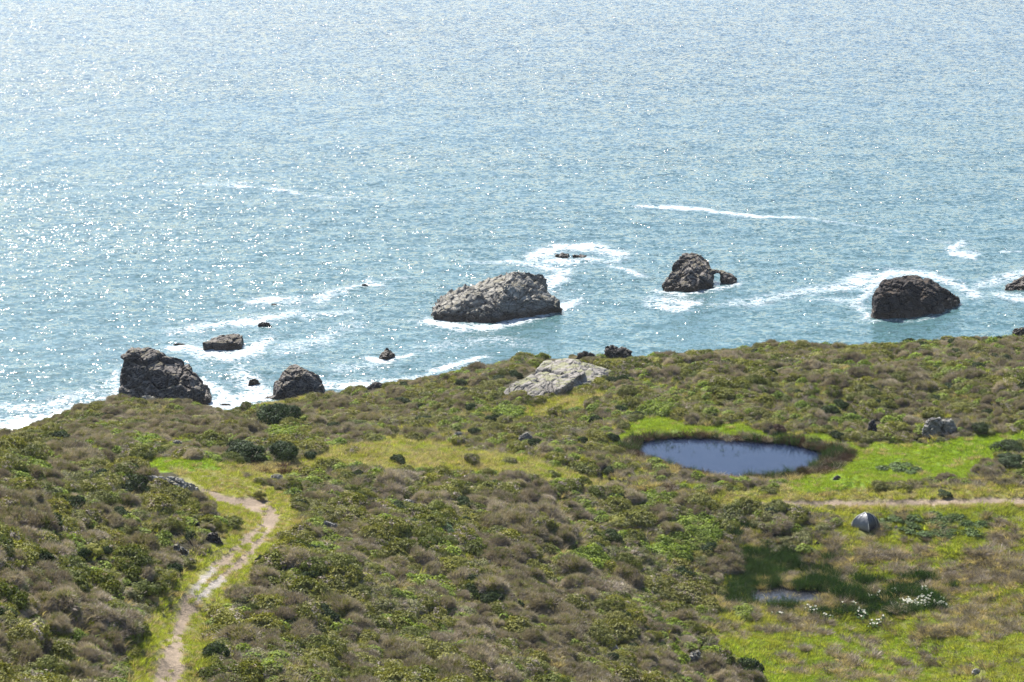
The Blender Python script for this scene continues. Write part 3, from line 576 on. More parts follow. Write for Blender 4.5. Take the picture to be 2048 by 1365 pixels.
def mound(name, seed, mat, nl=9, r=1.0, h=0.8, leaves=7000, ln=0.13, wd=0.085, jit=0.6, clump=60, lean=0.35, up=0.0, other=None):
    """A wind-shaped shrub: overlapping lobes, each covered with leaf sprigs; longer along local Y."""
    g = np.random.default_rng(seed); P, Nn = [], []
    cs = []
    for i in range(nl):
        a = g.random() * 2 * math.pi; q = (0.62 * g.random() ** 0.5) if i else 0
        rr = g.uniform(0.24, 0.52) * r; cs.append((q * math.cos(a) * r, q * math.sin(a) * r * 1.5, h * (1 - 0.75 * q * q) - rr * 0.75, rr))
    cs = np.array(cs); per = leaves * 2 // nl
    for cx, cy, cz, rr in cs:
        d = g.normal(size=(per, 3)); d[:, 2] = np.abs(d[:, 2]) * 1.1 - 0.25; d /= np.linalg.norm(d, axis=1)[:, None]
        k = fbm(*(d.T * 3.0 * rr / 0.4), s=seed + int(cx * 100), o=3, g=.8)                 # sprigs: the surface bunches
        p = np.array([cx, cy, cz]) + d * (rr * (0.84 + 0.72 * k + 0.10 * g.random(per) - 0.12 * g.random(per) ** 3))[:, None] * np.array([1, 1.1, 0.85])
        P.append(p); Nn.append(d + np.array([0, -lean, up]))
    P = np.concatenate(P); Nn = np.concatenate(Nn)
    ok = P[:, 2] > -0.05
    for cx, cy, cz, rr in cs:                                               # drop leaves buried deep inside a lobe
        ok &= np.sum(((P - (cx, cy, cz)) / (1, 1.1, 0.85)) ** 2, 1) > (rr * 0.52) ** 2
    P, Nn = P[ok], Nn[ok]; sel = g.permutation(len(P))[:leaves]; P, Nn = P[sel], Nn[sel]
    cell = _h(np.floor(P[:, 0] * 4).astype(int), np.floor(P[:, 1] * 4).astype(int), np.floor(P[:, 2] * 4).astype(int), seed)
    V, F, T = leaf_tris(P, Nn, ln, wd, seed, jit) if wd < .05 else leaf_plates(P, Nn, wd, seed, jit * .75); T = 0.5 * T + 0.5 * np.repeat(cell, 3)
    mi = np.zeros(len(F), int); mats = [mat]
    if other is not None: mats.append(other); c2 = _h(np.floor(P[:, 0] * 2.6).astype(int), np.floor(P[:, 1] * 2.6).astype(int), np.floor(P[:, 2] * 3).astype(int), seed + 9); mi = ((c2 < 0.22) & (g.random(len(F)) < .75)).astype(int)
    me = mesh(name, V, F, mats, mi=mi); attr(me, 'tint', T.astype(np.float32)); return me
def twigs(name, seed, mat, **k): return mound(name, seed, mat, ln=0.24, wd=0.034, jit=0.9, **k)
def stems_mesh(name, seed, r=1.0, h=0.8):
    g = random.Random(seed); V, F = [], []
    for i in range(7):
        a = g.random() * 6.28; e = Vector((math.cos(a) * r * .6, math.sin(a) * r * .7, h * g.uniform(.55, .85))); s = e.cross(Vector((0, 0, 1))).normalized() * .03; u = Vector((0, 0, .03)); o = len(V)
        V += [tuple(-s), tuple(s), tuple(u * 2), tuple(e - s * .4), tuple(e + s * .4), tuple(e + u)]
        F += [[o, o+1, o+4, o+3], [o+1, o+2, o+5, o+4], [o+2, o, o+3, o+5]]
    return mesh(name, V, F, M['bark'])
def tuft(name, seed, mat, n=70, r=0.35, h=0.35, wd=0.025, spread=0.5, tilt=(0, 0)):
    g = np.random.default_rng(seed); a = g.random(n) * 6.283; q = r * g.random(n) ** 0.6
    P = np.stack([q * np.cos(a), q * np.sin(a), -0.03 * np.ones(n)], 1)
    d = np.stack([np.cos(a) * spread * q / r + tilt[0], np.sin(a) * spread * q / r + tilt[1], np.ones(n)], 1) + 0.22 * g.normal(size=(n, 3)); d /= np.linalg.norm(d, axis=1)[:, None]
    L = h * (0.55 + 0.7 * g.random(n))[:, None]; s = np.cross(d, g.normal(size=(n, 3))); s /= np.linalg.norm(s, axis=1)[:, None]
    mid = P + d * L * 0.55; tip = P + d * L + np.stack([np.cos(a), np.sin(a), -0.5 + 0 * a], 1) * L * 0.22
    W = wd * (0.7 + 0.6 * g.random(n))[:, None]
    V = np.stack([P - s * W / 2, P + s * W / 2, mid + s * W * .4, mid - s * W * .4, tip], 1).reshape(-1, 3); b = np.arange(n)[:, None] * 5
    F = np.concatenate([b + [0, 1, 2], b + [0, 2, 3], b + [3, 2, 4]]).reshape(-1, 3)
    me = mesh(name, V, F, mat); attr(me, 'tint', np.repeat(g.random(n), 5).astype(np.float32)); return me
def herb(name, seed, mat, n=330, r=0.6, h=0.5, s=0.075):
    g = np.random.default_rng(seed); a = g.random(n) * 6.283; q = r * g.random(n) ** 0.5
    P = np.stack([q * np.cos(a), q * np.sin(a), h * (1 - (q / r) ** 2 * .7) * (0.35 + 0.65 * g.random(n))], 1)
    Nn = np.stack([np.cos(a) * .5, np.sin(a) * .5, np.ones(n)], 1) + .35 * g.normal(size=(n, 3)); Nn /= np.linalg.norm(Nn, axis=1)[:, None]
    u = np.cross(Nn, g.normal(size=(n, 3))); u /= np.linalg.norm(u, axis=1)[:, None]; v = np.cross(Nn, u); S = s * (0.5 + g.random(n))[:, None]
    V = np.stack([P - u * S, P - v * S * .7 + Nn * S * .15, P + u * S, P + v * S * .7 + Nn * S * .15], 1).reshape(-1, 3)
    me = mesh(name, V, np.arange(4 * n).reshape(-1, 4), mat); attr(me, 'tint', np.repeat(g.random(n), 4).astype(np.float32)); return me
PM = {
 'green': [mound('coyote_foliage', 100 + i, M['green'], nl=10 + i % 4, h=0.60 + 0.07 * (i % 3), other=M['brown'] if i % 2 else M['sage']) for i in range(6)],
 'dark': [mound('dark_foliage', 120 + i, M['dark'], nl=8, h=0.7) for i in range(2)],
 'sage': [mound('sage_foliage', 130 + i, M['sage'], nl=9, h=0.48, ln=0.10, wd=0.07, other=M['brown']) for i in range(3)],
 'brown': [twigs('twig_foliage', 140 + i, M['brown'], nl=7, h=0.56 + .05 * i, leaves=6500, up=0.25, other=M['green'] if i % 2 else M['sage']) for i in range(4)],
 'grass': [tuft('grass_tuft', 160 + i, M['grass']) for i in range(2)], 'lush': [tuft('lush_tuft', 165 + i, M['lush'], h=0.2, n=90, r=.4) for i in range(2)],
 'pale': [tuft('pale_tuft', 170 + i, M['pale'], h=0.26) for i in range(2)],
 'straw': [tuft('straw_tuft', 180 + i, M['straw'], n=90, r=.3, h=0.45, wd=.022, spread=.9, tilt=(0.3, -0.2)) for i in range(3)],
 'brownt': [tuft('brown_tuft', 185 + i, M['brown'], n=110, r=.3, h=0.5, wd=.024, spread=.8) for i in range(3)],
 'rust': [tuft('rusty_tuft', 190 + i, M['redbrown'], n=90, r=.35, h=0.45, wd=.03, spread=.7) for i in range(2)],
 'rush': [tuft('rush_tuft', 195 + i, M['rush'], n=90, r=.45, h=0.75, wd=.022, spread=.3) for i in range(2)],
 'herb': [herb('herb_clump', 200 + i, M['herb']) for i in range(3)], 'mallow': [herb('low_herb_clump', 210 + i, M['mallow'], h=.25, s=.1) for i in range(2)]}

# ============================================================ scatter
def clear_of(px, py, boxes, m=4):
    ok = np.ones(px.shape, bool)
    for a, b, t, u in boxes: ok &= ~((px > a - m) & (px < b + m) & (py > t) & (py < u + 3))
    return ok
RB = [(a, b, t, u) for _, a, b, t, u, *_ in LR] + [(1712, 1752, 1035, 1074)]
OUT1 = [(1000,792),(1008,770),(1062,744),(1085,720),(1120,712),(1175,724),(1236,742),(1190,770),(1120,794)]
OUT2 = [(268,943),(330,943),(385,960),(404,980),(395,992),(340,976),(290,964)]
def scatter_pts(step, x0=-72, x1=84, y0=92, y1=268, jit=0.5):
    X, Y = np.meshgrid(np.arange(x0, x1, step), np.arange(y0, y1, step)); X = X.ravel() + rng.uniform(-jit, jit, X.size) * step; Y = Y.ravel() + rng.uniform(-jit, jit, Y.size) * step
    a = np.abs(X) < Y * 0.245 + 17; X, Y = X[a], Y[a]; Z = height(X, Y)
    ye = np.interp(X, EW[:, 0], EW[:, 1]); px, py, f = proj(X, Y, Z)
    ok = (Y < ye + 3.5) & (Z > 1.5) & (py < 1365 + 260); return X[ok], Y[ok], Z[ok], px[ok], py[ok], f[ok], Y[ok] - ye[ok]
def instancer(name, label, protos, pts, rot, scl, which, kind='stuff'):
    """All plants of one cover in one object: points, and a node group that puts a plant on each."""
    me = bpy.data.meshes.new(name); me.vertices.add(len(pts)); me.vertices.foreach_set('co', np.asarray(pts, np.float32).ravel())
    attr(me, 'rot', np.asarray(rot, np.float32), 'FLOAT_VECTOR'); attr(me, 'scl', np.asarray(scl, np.float32), 'FLOAT_VECTOR'); attr(me, 'which', np.asarray(which, np.int32), 'INT')
    o = link(name, me); tag(o, label, kind=kind)
    ng = bpy.data.node_groups.new(name, 'GeometryNodeTree'); ng.interface.new_socket('Geometry', in_out='INPUT', socket_type='NodeSocketGeometry'); ng.interface.new_socket('Geometry', in_out='OUTPUT', socket_type='NodeSocketGeometry')
    N = ng.nodes; L = ng.links; gi = N.new('NodeGroupInput'); go = N.new('NodeGroupOutput'); jn = N.new('GeometryNodeJoinGeometry')
    def na(nm, ty): x = N.new('GeometryNodeInputNamedAttribute'); x.data_type = ty; x.inputs[0].default_value = nm; return x.outputs[0]
    for k, pm in enumerate(protos):
        po = bpy.data.objects.new(name + '_kind', pm)          # never linked: only its mesh is used by the node group
        oi = N.new('GeometryNodeObjectInfo'); oi.inputs[0].default_value = po; oi.inputs['As Instance'].default_value = True
        ip = N.new('GeometryNodeInstanceOnPoints'); cmp_ = N.new('FunctionNodeCompare'); cmp_.data_type = 'INT'; cmp_.operation = 'EQUAL'
        L.new(na('which', 'INT'), cmp_.inputs[2]); cmp_.inputs[3].default_value = k
        L.new(gi.outputs[0], ip.inputs['Points']); L.new(cmp_.outputs[0], ip.inputs['Selection']); L.new(oi.outputs['Geometry'], ip.inputs['Instance'])
        L.new(na('rot', 'FLOAT_VECTOR'), ip.inputs['Rotation']); L.new(na('scl', 'FLOAT_VECTOR'), ip.inputs['Scale']); L.new(ip.outputs[0], jn.inputs[0])
    L.new(jn.outputs[0], go.inputs[0]); md = o.modifiers.new('plants', 'NODES'); md.node_group = ng; return o

SPECIAL = [  # name, label, px, foot py, half width px, height px, material, seed
 ('dark_bush', 'dense dark green rounded bush by the coast below the small stack', 560, 864, 51, 56, 'dark', 301, 1.0),
 ('dark_bush', 'wide olive dark bush spreading left of the grassy saddle', 492, 938, 52, 50, 'dark', 302, 1.0),
 ('dark_bush', 'olive dark bush joined to the right of the wide one', 562, 936, 44, 48, 'dark', 303, 1.0),
 ('dark_bush', 'small round dark bush beside the pale saddle grass', 622, 926, 20, 22, 'dark', 304, 1.0),
 ('dark_bush', 'small round dark bush on grass left of the wide olive bush', 425, 918, 14, 18, 'dark', 305, 1.0),
 ('bluegreen_bush', 'round pale blue green bush alone on the middle slope', 886, 1076, 27, 28, 'blue', 306, 1.0),
 ('rusty_bush', 'reddish brown ball shaped bush on the far bank of the pond', 1556, 869, 18, 20, 'redbrown', 307, 1.0),
 ('green_bush', 'green bush right behind the reddish ball by the pond', 1545, 858, 26, 22, 'green', 308, 1.0),
 ('dark_bush', 'upper dark green bush at the right end of the meadow', 2020, 912, 34, 30, 'dark', 309, 1.0),
 ('dark_bush', 'lower dark green bush at the right end of the meadow', 2030, 940, 40, 28, 'dark', 310, 1.0),
 ('dark_bush', 'round dark green bush at the bottom edge by the meadow', 1500, 1366, 36, 46, 'dark', 311, 1.0),
 ('green_bush', 'small upright green bush on the shoulder of the trail', 520, 1002, 14, 18, 'green', 312, 1.0),
 ('green_bush', 'vivid green bush on the crest of the knoll', 378, 1035, 26, 34, 'green', 313, 1.0),
 ('dark_bush', 'small dark bush on the shore side of the track', 1888, 996, 20, 14, 'dark', 314, 1.0)]
def shrub_obj(name, label, mesh_, X, Y, Z, sxy, sz, rz, group, cat='shrub', stem=None):
    o = bpy.data.objects.new(name, None); C.objects.link(o); o.location = (X, Y, Z); o.rotation_euler = (0, 0, rz); o.scale = (sxy, sxy, sz)
    o.empty_display_size = 0.3; tag(o, label, cat, group); link('foliage', mesh_, o)
    if stem: link('stems', stem, o)
    return o
STEM = [stems_mesh('stems', i) for i in range(3)]
SPW = []
for nm, lb, px, py, hw, hp, mt, sd_, _ in SPECIAL:
    X, Y, Z = ground_at(px, py - hp * 0.18); f = proj(X, Y, Z)[2]; r = hw / FPX * f; h = max(hp / FPX * f - r * 0.25, 0.4) / 0.95
    big = r > 1.3
    me = mound('foliage', sd_, M[mt], nl=10 if big else 7, r=1.0, h=0.75, leaves=9000 if big else 3800, ln=0.09 if big else .13, wd=0.065 if big else .09)
    shrub_obj(nm, lb, me, X, Y + r * .4, Z, r / 1.05, h / 0.9, 0.3, None, 'bush', STEM[0]); SPW.append((X, Y + r * .4, r))

# --- shrub layer
X, Y, Z, px, py, f, ov = scatter_pts(0.84)
c, dt, wt = cover(px, py, X, Y); dp = sdpoly(PONDW, X, Y); dq = sdpoly(POOLW, X, Y)
dens = np.ones(X.size)
openg = c['lush'] | c['pale'] | c['meadow']; dens[openg] = 0.0
dens[c['pale'] & ~c['meadow']] = 0.05; dens[c['meadow'] & (px < 1620) & (py < 1130)] = 0.07
dens[c['track'] | c['road'] | c['verge'] | (c['rverge'])] = 0; dens[(dp < 2.2) | (dq < 1.2)] = 0; dens[c['marsh']] = 0; dens[c['herb']] *= 0.25
dens[(py > 925) & (py < 1000) & (px > 1240) & (px < 2400)] *= 0.6
sadl = (px > 640) & (px < 1240) & (py > 850) & (py < 960); dens[sadl] *= 0.5; dens[(px < 800) & (py > 860) & (py < 960)] *= 0.75
ok = (rng.random(X.size) < dens) & clear_of(px, py, RB) & ~inpoly(OUT1, px, py) & ~inpoly(OUT2, px, py)
for a, b, r in SPW: ok &= np.hypot(X - a, Y - b) > r * 0.95
X, Y, Z, px, py, f, ov = (v[ok] for v in (X, Y, Z, px, py, f, ov))
u_, v_ = X * 0.94 + Y * 0.35, -X * 0.35 + Y * 0.94                              # across and along the wind
br = fbm(u_ / 2.2, v_ / 5.5, 0, 205, 3) + 0.25 * fbm(X / 22, Y / 22, 0, 206, 2) + 0.25 * rng.normal(size=X.size)
sg = fbm(u_ / 3, v_ / 6, 5, 207, 3) + 0.15 * rng.normal(size=X.size)
kind = np.where(br > 0.245, 1, np.where(sg > 0.17, 2, 0)); kind = np.where((kind == 0) & (rng.random(X.size) < 0.07), 3, kind)
sz0 = fbm(u_ / 4, v_ / 8, 0, 208, 2); siz = np.clip(0.76 + 0.5 * sz0 + 0.30 * rng.normal(size=X.size), 0.34, 1.55)
siz *= np.where(f > 215, 0.86, 1.0) * np.where(kind == 2, 0.8, 1.0) * np.where(np.abs(dline([(e[0], e[1]) for e in EW], X, Y)[0]) < 4, 0.8, 1.0)
dens2 = (py > 925) & (py < 1000) & (px > 1240); siz[dens2] *= 0.62
dts = dline(TRACK, px, py)[0]; siz[(dts < 60) & (px < 700)] *= 0.8
rz = 0.36 + rng.normal(size=X.size) * 0.35 + np.where(rng.random(X.size) < .5, 0, math.pi)
hz = siz * rng.uniform(0.75, 1.25, X.size)
names = ['green', 'brown', 'sage', 'dark']; which = np.zeros(X.size, int); protos = []; off = []
for k, nme in enumerate(names): off.append(len(protos)); protos += PM[nme]; mk = kind == k; which[mk] = off[k] + rng.integers(0, len(PM[nme]), mk.sum())
# the 300 that show largest of each common kind are things of their own
INF = (px > 5) & (px < 2043) & (py > 700) & (py < 1362); score = siz / f * FPX * (1 + 0 * px)
single = np.zeros(X.size, bool)
for k, cnt in ((0, 260), (1, 200), (2, 60), (3, 30)):
    q = np.nonzero(INF & (kind == k))[0]; single[q[np.argsort(-score[q])[:cnt]]] = True
def region(a, b):
    t = np.interp(b, [985, 1020, 1060, 1100, 1152, 1210, 1285, 1365], [430, 530, 530, 490, 432, 378, 352, 332])
    if b > 985 and a < t: return 'slope left of the dirt trail, ' + ('near the whale backed outcrop' if b < 1060 else 'halfway down' if b < 1210 else 'in the bottom left corner')
    if b > 985 and a < t + 130: return 'bank along the right side of the dirt trail'
    if a > 1420: return 'ground around the grassy meadow and track'
    if b > 1230: return 'bottom of the middle slope' + (', left end' if a < 600 else ', left of centre' if a < 850 else ', right of centre' if a < 1100 else ', right end')
    if b > 1100: return 'middle slope between trail and marsh' + (', left end' if a < 600 else ', left of centre' if a < 850 else ', right of centre' if a < 1100 else ', right end')
    if b > 985: return 'upper middle slope below the pale grass' + (', left end' if a < 700 else ', centre' if a < 1000 else ', right end')
    return ('outer ' if b < 790 else '') + 'coastal terrace' + (' behind the pond' if a > 1250 else ' left of the pond' if a > 640 else ' behind the trail bend')
KN = ['green_shrub', 'dry_shrub', 'sage_shrub', 'dark_shrub']
KL = ['leafy green shrub', 'dry brown twiggy shrub', 'low grey green shrub', 'dark green shrub']
LM = [('the grey dome tent', 1732, 1055), ('the pale blue green bush', 886, 1062), ('the sharp grey boulder at the bottom', 1392, 1316), ('the craggy broken grey rock', 363, 1105), ('the tilted slab', 660, 1055),
      ('the flat brown slab rock', 818, 1006), ('the whitish boulder by the marsh', 1228, 1296), ('the dark rock left of the trail', 424, 1075), ('the top bend of the dirt trail', 545, 1030), ('the trail at the bottom edge', 335, 1350),
      ('the whale backed outcrop', 340, 968), ('the cracked grey boulder', 1884, 855), ('the bottom left picture corner', 10, 1355), ('the glinting marsh pool', 1570, 1195), ('the low grey boulder on grass', 1052, 876), ('the white topped stone', 352, 887),
      ('the rough brown rock', 1745, 856), ('the stone at the left edge', 10, 1273), ('the round coastal dark bush', 560, 836), ('the wide olive dark bush', 492, 912), ('the pale rock outcrop', 1115, 755), ('the reddish ball bush', 1556, 858), ('the vivid green bush', 378, 1018),
      ('the bleached bent log', 1868, 784), ('the middle of the bottom edge', 1024, 1350), ('the narrowest part of the trail', 365, 1235), ('the left tip of the pond', 1262, 902), ('the right end of the meadow', 2025, 925), ('the left end of the track', 1500, 1008), ('the small dark bush on grass', 425, 908),
      ('the round bush at the bottom edge', 1500, 1343), ('the pale slab below the olive bush', 553, 956), ('the shrubby rim at the right edge', 2035, 690), ('the stony part of the trail', 400, 1185), ('the lower end of the bright herbs', 1340, 1130), ('the tip of the left headland', 110, 860)]
LBL = {}
for nmz, a, b in LM:
    for k in range(4):
        for dn, (ux, uy) in {'left': (-1, 0), 'right': (1, 0), 'upper': (0, -1), 'lower': (0, 1)}.items():
            al = (px - a) * ux + (py - b) * uy; ac = np.abs((px - a) * uy) + np.abs((py - b) * ux)
            cand = np.nonzero(INF & (kind == k) & (al > 0) & (ac < al) & (al < 110))[0]
            if len(cand):
                i = int(cand[np.argmin(np.hypot(px[cand] - a, py[cand] - b))])
                if i not in LBL: LBL[i] = KL[k] + ' nearest on the %s side of %s' % (dn, nmz); single[i] = True
si = np.nonzero(single)[0]
rg = {}
for i in si:
    if i not in LBL: rg.setdefault((kind[i], region(px[i], py[i])), []).append(i)
for (k, rn), L in rg.items():
    for w, key in (('leftmost', lambda i: px[i]), ('rightmost', lambda i: -px[i]), ('lowest', lambda i: -py[i]), ('topmost', lambda i: py[i]), ('largest', lambda i: -siz[i])):
        L2 = [i for i in L if i not in LBL]
        if len(L2) > 5: LBL[min(L2, key=key)] = w + ' ' + KL[k] + ' on the ' + rn
first = {}
for i in si:
    k = kind[i]; s_ = 'large ' if siz[i] > 1.1 else 'small ' if siz[i] < 0.75 else ''
    q = min(LM, key=lambda m_: math.hypot(px[i] - m_[1], (py[i] - m_[2]) * 1.5)); ex, ey = px[i] - q[1], (py[i] - q[2]) * 1.5
    dr_ = ('left of' if ex < 0 else 'right of') if abs(ex) > abs(ey) else ('above' if ey < 0 else 'below'); ds_ = 'close' if math.hypot(ex, ey) < 90 else 'some way' if math.hypot(ex, ey) < 190 else 'far'
    lb = LBL.get(i) or (s_ + KL[k] + ' ' + ds_ + ' ' + dr_ + ' ' + q[0]); gp = KL[k] + 's covering the hillside'
    lb = ' '.join(lb.split()[:16])
    me = protos[which[i]]
    if k not in first:                                     # first of its kind, with its parts; the others are copies
        first[k] = shrub_obj(KN[k], lb, me, X[i], Y[i], Z[i] - .05, siz[i], hz[i], rz[i], gp, stem=STEM[k % 3]); continue
    src = first[k]; o = src.copy(); o.location = (X[i], Y[i], Z[i] - .05); o.rotation_euler = (0, 0, rz[i]); o.scale = (siz[i], siz[i], hz[i]); o['label'] = lb; C.objects.link(o)
    for ch in src.children:
        d = ch.copy(); d.parent = o
        if ch.name.startswith('foliage'): d.data = me
        C.objects.link(d)
r_ = ~single
instancer('shrub_cover', 'continuous cover of low green and brown shrubs over the slopes', protos, np.stack([X, Y, Z - .05], 1)[r_],
          np.stack([0 * X, 0 * X, rz], 1)[r_], np.stack([siz, siz, hz], 1)[r_], which[r_])
print('shrubs', X.size, 'single', single.sum())

# --- grasses, herbs, rushes
X, Y, Z, px, py, f, ov = scatter_pts(0.40, y0=100)
c, dt, wt = cover(px, py, X, Y); dp = sdpoly(PONDW, X, Y); dq = sdpoly(POOLW, X, Y); g = rng.random(X.size); nn = fbm(X / 2.2, Y / 2.2, 0, 301, 3)
ok = ~c['track'] & (~c['road']) & (dp > 0.05) & clear_of(px, py, RB, 0) & ~inpoly(OUT1, px, py) & ~inpoly(OUT2, px, py) | ((c['track']) & ~c['stone'] & (g < 0.06) & (dp > 1))
ok &= (dq > 0.05) | (g < .2)
brown_zone = ell([(1960,1190,230,110),(1720,1110,170,45),(1560,1240,90,30),(1600,1130,100,30),(1900,1320,240,50),(1450,1230,60,60)], px, py, 1.1 * nn)
t = np.full(X.size, -1)
GN_ = ['lush', 'grass', 'pale', 'straw', 'brownt', 'rust', 'rush', 'herb', 'mallow']
meadow_mix = np.where((nn + 0.5 * fbm(X / .8, Y / .8, 0, 311, 2) + 1.0 * (g - .5) + 0.5 * np.clip(brown_zone, -.6, .6) - 0.25 * (py > 1265)) > 0.24, np.where(rng.random(X.size) < .55, 4, 3), np.where(py > 1265, np.where(g < .6, 0, 1), np.where(g < .25, 0, 1)))
t = np.where(c['meadow'], meadow_mix, t)
t = np.where(c['pale'] | c['verge'] | c['rverge'], np.where(g < .55, 2, np.where(g < .85, 1, 3)), t)
t = np.where(c['verge'] & (g < .5), 1, t)
t = np.where(c['lush'], np.where(g < .93, 0, np.where(g < .97, 2, 3)), t)
under = (t < 0) & (rng.random(X.size) < .6); t = np.where(under, np.where(g < .3, 1, np.where(g < .45, 3, np.where(g < .6, 2, np.where(g < .93, 4, 7)))), t)
t = np.where(c['rust'] & (t >= 0) & (rng.random(X.size) < .75) & ~c['track'], np.where(g < .75, 3, 5), t)
t = np.where(c['herb'] & (g < .8) & ~c['track'], 7, t); t = np.where(c['mallow'] & c['meadow'] & (g < .38), 8, t); t = np.where(c['mallow'] & c['lush'] & (g < .3), 8, t)
t = np.where(c['marsh'], np.where((nn > 0.22) | (g < .2), np.where(g < .5, 3, np.where(g < .75, 4, 1)), np.where(g > .9, 1, 6)), t)
wr = np.interp(px, [1250, 1300, 1500, 1620, 1700], [1.4, .6, .5, 1.3, 2.6]) * (1 + .4 * nn)
t = np.where((dp < wr) & (dp > -.25), np.where(g < .62, 5, np.where(g < .8, 4, 6)), t)
t = np.where((dp >= wr) & (dp < wr + 1.0) & (py > 930) & (px > 1250) & (px < 1600), 3, t)
ok &= t >= 0
X, Y, Z, t, nn, dp, px, py = (v[ok] for v in (X, Y, Z, t, nn, dp, px, py))
gs = rng.uniform(0.65, 1.25, X.size) * np.where(dline(TRACK, px, py)[0] < 50, .65, 1.0) * np.where(t == 7, 1.1, 1.0) * np.where((dp < 2.5), 1.15, 1)
for k, nme in enumerate(GN_):
    mk = t == k; n_ = int(mk.sum())
    if not n_: continue
    nmx = {'lush': ('lush_grass', 'bright short green grass around the pond and meadow'), 'grass': ('meadow_grass', 'yellow green grass of the meadow and verges'), 'pale': ('pale_grass', 'pale dry green grass on the saddle and verges'),
      'straw': ('straw_grass', 'straw coloured dry grass bent over the meadow'), 'brownt': ('brown_grass', 'brown dead grass and sedge in the meadow'), 'rust': ('rusty_rushes', 'reddish brown rushes ringing the pond'),
      'rush': ('dark_rushes', 'dark green rushes in the marsh'), 'herb': ('green_herbs', 'bright green broad leaved herbs among shrubs'), 'mallow': ('low_herbs', 'low blue green herbs behind the tent')}[nme]
    instancer(*nmx, PM[nme], np.stack([X, Y, Z], 1)[mk], np.stack([rng.normal(size=n_) * .06, rng.normal(size=n_) * .06, rng.random(n_) * 6.28], 1),
              np.stack([gs[mk]] * 2 + [gs[mk] * rng.uniform(.7, 1.3, n_)], 1), rng.integers(0, len(PM[nme]), n_))
print('tufts', X.size)
# pond reeds standing in the open water
rp = [(1325 + rng.normal() * 12, 893 + rng.normal() * 5) for _ in range(26)] + [(rng.uniform(1330, 1500), rng.uniform(888, 912)) for _ in range(34)] + [(rng.uniform(1400, 1560), 956 - abs(rng.normal()) * 3) for _ in range(40)]
rp = np.array([(*at_z(a, b, POND_Z), POND_Z - .1) for a, b in rp]); reed = [tuft('reed', 230 + i, M['rush'], n=5, r=.12, h=.42, wd=.022, spread=.3) for i in range(2)]
instancer('pond_reeds', 'sparse dark reeds standing in the pond water', reed, rp, np.stack([0 * rp[:, 0], 0 * rp[:, 0], rng.random(len(rp)) * 6], 1), np.ones((len(rp), 3)) * rng.uniform(.6, 1.2, (len(rp), 1)), rng.integers(0, 2, len(rp)))

# --- single tussocks that stand out in the meadow
TM = [tuft('tussock', 240 + i, M['brown'], n=420, r=.42, h=.62, wd=.03, spread=1.0) for i in range(3)]
TUS = [(1618,1125,1.1,'just above the dark marsh'),(1419,1242,1,'at the left rim of the meadow beside the shrubs'),(1575,1242,1.1,'right below the marsh pool'),(1655,1252,1.0,'below the lilies, second from the left'),(1650,1270,.9,'under its twin below the marsh'),
 (1500,1240,1.2,'below the left end of the marsh pool'),(1570,1318,1.0,'alone on the bright grass at the bottom'),(1788,1110,1,'below and right of the tent'),(1736,1126,.9,'straight below the tent'),(1815,1085,.9,'right of the tent on yellow grass'),(1965,1110,1,'far right of the tent'),
 (1905,1160,1,'above the lilies on the right'),(1795,1225,1.2,'directly below the main lily patch'),(1450,1010,.1,''),(1745,1318,1.1,'at the bottom, left of two alike'),(1800,1330,1,'at the bottom, right of two alike'),(1610,1300,.8,'near the bottom, left of centre of the meadow'),(1680,897,.9,'on the bank at the right tip of the pond'),(1728,894,.7,'on bright grass right of the pond')]
f0 = None
for i, (a, b, s, w) in enumerate(TUS):
    if not w: continue
    x, y, z = ground_at(a, b); lb = 'round brown grass tussock ' + w
    o = link('grass_tussock', TM[i % 3], loc=(x, y, z)); o.scale = (s, s, s); o.rotation_euler[2] = i * 1.3; tag(o, lb, 'tussock', 'brown grass tussocks standing in the meadow')

# --- white arum lilies by the marsh
def lily_mesh(seed):
    g = random.Random(seed); V, F, mi = [], [], []
    def tri(a, b, c, m): o = len(V); V.extend([a, b, c]); F.append([o, o+1, o+2]); mi.append(m)
    H = .55; n = 8
    for k in range(n):                              # flared funnel of the flower
        a0, a1 = 2*math.pi*k/n, 2*math.pi*(k+1)/n
        r0, r1 = .115 + (.06 if k == 0 else 0), .115 + (.06 if k == n - 1 else 0)
        tri((0, 0, H - .16), (math.cos(a0)*r0, math.sin(a0)*r0, H + .03*math.cos(a0)), (math.cos(a1)*r1, math.sin(a1)*r1, H + .03*math.cos(a1)), 0)
    for k in range(3): a = k*2.1; tri((math.cos(a)*.012, math.sin(a)*.012, H-.14), (math.cos(a+2.1)*.012, math.sin(a+2.1)*.012, H-.14), (0, 0, H+.02), 2)
    for k in range(3): a = k*2.1; tri((math.cos(a)*.015, math.sin(a)*.015, -.05), (math.cos(a+2.1)*.015, math.sin(a+2.1)*.015, -.05), (0, 0, H-.12), 1)
    for k in range(6):                              # arrow shaped leaves
        a = g.random()*6.28; r = g.uniform(.15, .3); z = g.uniform(.22, .4); c = (math.cos(a), math.sin(a)); s = (-c[1]*.08, c[0]*.08)
        tri((c[0]*.05, c[1]*.05, .02), (c[0]*r + s[0], c[1]*r + s[1], z), (c[0]*r - s[0], c[1]*r - s[1], z), 1)
        tri((c[0]*r + s[0], c[1]*r + s[1], z), (c[0]*(r+.2), c[1]*(r+.2), z-.02), (c[0]*r - s[0], c[1]*r - s[1], z), 1)
    me = mesh('arum_lily', V, F, [M['white'], M['herb2'], M['yellow']], mi=mi); return me
